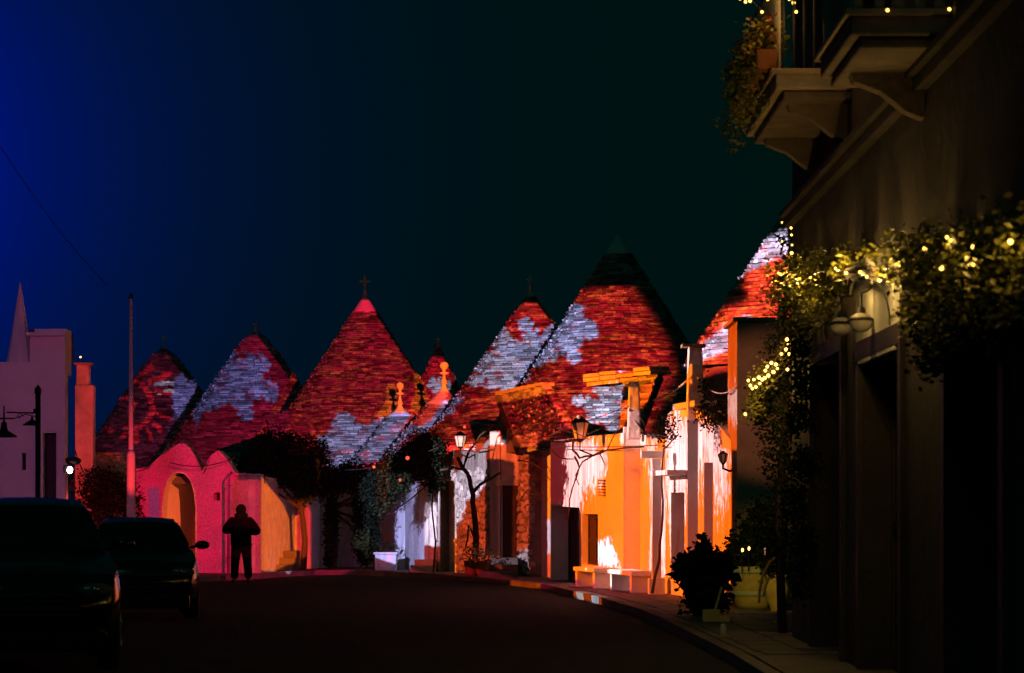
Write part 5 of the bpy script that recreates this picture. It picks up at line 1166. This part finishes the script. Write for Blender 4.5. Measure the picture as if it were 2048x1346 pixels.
# ------------------------------------------------------------------ parked cars (front towards the camera)
def car(label, x, y, zs, hw, m, L=4.3, turn=0, group='cars parked along the left kerb'):
    t = thing('parked_car', label, 'car', (x, y, 0), group); s = L / 4.4
    T = Matrix.Translation((x, y, 0))
    def extr(name, outline, wfun, mat_, hole=None, bv=.05, parent=t):
        P = [Vector((a * s, b * zs, 0)) for a, b in outline]; tr = tessellate_polygon([P]); k = len(P)
        vs = [Vector((sx, a, b)) for sx in (-1, 1) for a, b in outline]
        fs = [tuple(q) for q in tr] + [tuple(i + k for i in reversed(q)) for q in tr] + [(i, (i + 1) % k, (i + 1) % k + k, i + k) for i in range(k)]
        bm = bmesh.new(); bv_ = [bm.verts.new(v) for v in vs]
        for f in fs: bm.faces.new([bv_[i] for i in f])
        for z in (.36, .45, .54, .62, .70, .78, .86, .94, 1.1, 1.2, 1.3, 1.4): bmesh.ops.bisect_plane(bm, geom=bm.verts[:] + bm.edges[:] + bm.faces[:], plane_co=(0, 0, z), plane_no=(0, 0, 1))
        for yy in (-2, -1.75, -1, -.4, .3, 1, 1.75, 2): bmesh.ops.bisect_plane(bm, geom=bm.verts[:] + bm.edges[:] + bm.faces[:], plane_co=(0, yy, 0), plane_no=(0, 1, 0))
        for xx in (-.7, -.35, 0, .35, .7): bmesh.ops.bisect_plane(bm, geom=bm.verts[:] + bm.edges[:] + bm.faces[:], plane_co=(xx, 0, 0), plane_no=(1, 0, 0))
        bmesh.ops.recalc_face_normals(bm, faces=bm.faces[:])
        for v in bm.verts:
            a, b = v.co.y, v.co.z; cr = (1 - v.co.x ** 2)
            v.co = T @ Vector((v.co.x * wfun(a, b), a * s - (.10 * cr if a < -1.9 else 0), (b + (.03 * cr if b > .8 else 0)) * zs))
        me = bpy.data.meshes.new(name); bm.to_mesh(me); bm.free(); me.materials.append(mat_); me.shade_smooth()
        o = bpy.data.objects.new(name, me); col.objects.link(o); o.parent = parent; o.matrix_parent_inverse = base_inv(parent); bevel(o, bv * .5, 2); return o
    def arc(cx, r, n=9): return [(cx + r * math.cos(a), .33 + r * math.sin(a)) for a in [math.pi * (1 - k / n) for k in range(n + 1)]]
    low = [(-2.18, .30), (-2.22, .55), (-2.16, .74), (-2.0, .83), (-1.5, .92), (-.98, 1.0), (.5, 1.03), (1.9, 1.06), (2.14, .98), (2.2, .6), (2.16, .32), (1.72, .30)] + [(a, b) for a, b in reversed(arc(1.34, .37))] + [(.9, .24), (-.9, .24)] + [(a, b) for a, b in reversed(arc(-1.34, .37))] + [(-1.75, .28)]
    def wl_(a, b):
        k = hw
        if abs(a) > 1.7: k *= 1 - .13 * ((abs(a) - 1.7) / .5) ** 1.6
        k *= 1 - .10 * ((b - .60) / .42) ** 2
        return k
    body = extr('body', low, wl_, M[m])
    green = [(-1.02, .99), (-.30, 1.40), (.1, 1.47), (1.1, 1.46), (1.75, 1.34), (2.05, 1.05)]
    def wg(a, b): return hw * (.88 - .17 * max(0, b - 1.0) / .47 - .10 * (max(0, b - 1.0) / .47) ** 2)
    cab = extr('cabin', green, wg, M[m], bv=.04)
    def quad(name, pts, mm, par):
        mb = MB(); V_ = [T @ Vector(p) for p in pts]; n_ = (V_[1] - V_[0]).cross(V_[2] - V_[0]).normalized() * .006
        mb.add(V_ + [v + n_ * 2 for v in V_], [(0, 1, 2, 3), (4, 7, 6, 5)] + [(i, (i + 1) % 4 + 0, (i + 1) % 4 + 4, i + 4) for i in range(4)]); return mb.build(name, mm, par)
    def gp(a, b, f, ex=0): return Vector((f * wg(a, b), a * s, b * zs)) + Vector((0, -.012, .014)) * (1 if not ex else 0)
    quad('windscreen', [gp(-.96, 1.03, -.92), gp(-.96, 1.03, .92), gp(-.34, 1.38, .9), gp(-.34, 1.38, -.9)], M['glass'], t)
    for sx in (-1, 1):
        for a0, a1, b0, b1 in ((-.75, .22, -.2, .26), (.32, 1.62, .36, 1.3)):
            P_ = []
            for a, b in ((a0, 1.07), (a1, 1.07), (b1, 1.41), (b0, 1.37)): P_.append(Vector((sx * (wg(a, b) + .012), a * s, b * zs)))
            quad('side_window', P_, M['glass'], t)
        for a in (-1.34, 1.34):
            wmb = MB(); cx_ = sx * (hw - .11)
            c = Vector((x + cx_, y + a * s, .33 * min(zs, 1.1)))
            r = .33 * min(zs, 1.1)
            rings = [(r * .8, -.105), (r * .97, -.10), (r, -.06), (r, .06), (r * .97, .10), (r * .8, .105)]
            vs = []; n = 24
            for rr, xo in rings:
                for i in range(n): an = 2 * math.pi * i / n; vs.append(c + Vector((xo, rr * math.cos(an), rr * math.sin(an))))
            fs = [(j * n + i, j * n + (i + 1) % n, (j + 1) * n + (i + 1) % n, (j + 1) * n + i) for j in range(5) for i in range(n)] + [tuple(range(n - 1, -1, -1)), tuple(5 * n + i for i in range(n))]
            wmb.add(vs, fs); wo_ = wmb.build('wheel', M['rubber'], t, True)
            rm = MB()
            for q in range(5):
                an = 2 * math.pi * q / 5; d_ = Vector((0, math.cos(an), math.sin(an))); rm.tube([c + Vector((sx * .105, 0, 0)), c + Vector((sx * .112, 0, 0)) + d_ * r * .62], .028, 5)
            rm.tube([c + Vector((sx * .10, math.cos(k * math.pi / 8) * r * .66, math.sin(k * math.pi / 8) * r * .66)) for k in range(17)], .02, 5); rm.build('rim', M['alloy'], wo_, True)
        # mirror
        mb = MB(); c = (sx * (hw + .09), -.62 * s, 1.08 * zs); mb.ball(T @ Vector(c), .11, 12, 8, (1.05, .6, .62)); mr_ = mb.build('wing_mirror', M[m], t, True)
        mb = MB(); mb.tube([T @ Vector((sx * (hw - .10), -.6 * s, 1.04 * zs)), T @ Vector(c)], .025); mb.build('mirror_stalk', M['iron'], mr_)
        mb = MB(); mb.ball(T @ Vector((sx * hw * .70, -2.22 * s, .70 * zs)), .1, 14, 8, (1.9, .55, .75)); hl = mb.build('headlight', M['lens'], t, True)
        mb = MB(); mb.ball(T @ Vector((sx * hw * .70, -2.255 * s, .70 * zs)), .045, 10, 6, (1.1, .6, 1.1)); mb.build('reflector', M['chrome'], hl, True)
        mb = MB(); mb.box(T @ Vector((sx * (hw * .985), .05, .80 * zs)), (.03, .18, .03)); mb.build('door_handle', M['chrome'], t)
        mb = MB(); mb.box(T @ Vector((sx * (hw + .004), -.3 * s, .62 * zs)), (.008, .012, .7 * zs)); mb.build('door_seam', M['rubber'], t)
    for i in range(4): mb = MB(); mb.box(T @ Vector((0, -2.335 * s, (.50 + i * .055) * zs)), (hw * 1.02, .03, .02)); mb.build('grille_slat', M['chrome'] if i == 3 else M['iron'], t)
    mb = MB(); mb.box(T @ Vector((0, -2.24 * s, .27 * zs)), (hw * 1.66, .16, .2)); bevel(mb.build('bumper', M[m], t), .03)
    for sx in (-1, 1): mb = MB(); mb.tube([T @ Vector((sx * .35 - .25, -1.0 * s, 1.02 * zs)), T @ Vector((sx * .35 + .25, -.80 * s, 1.13 * zs + .02))], .01); mb.build('wiper', M['iron'], t)
    t.rotation_euler = (0, 0, turn)
    return t
car('black tall car parked nearest at the left kerb, cut by the picture edge', -5.22, 30.6, 1.185, .92, 'paint', 4.5, rad(10.6))
car('dark low car parked behind the nearest black one at the left kerb', -5.85, 44.6, 1.03, .88, 'paint2', 4.2, rad(8.2))
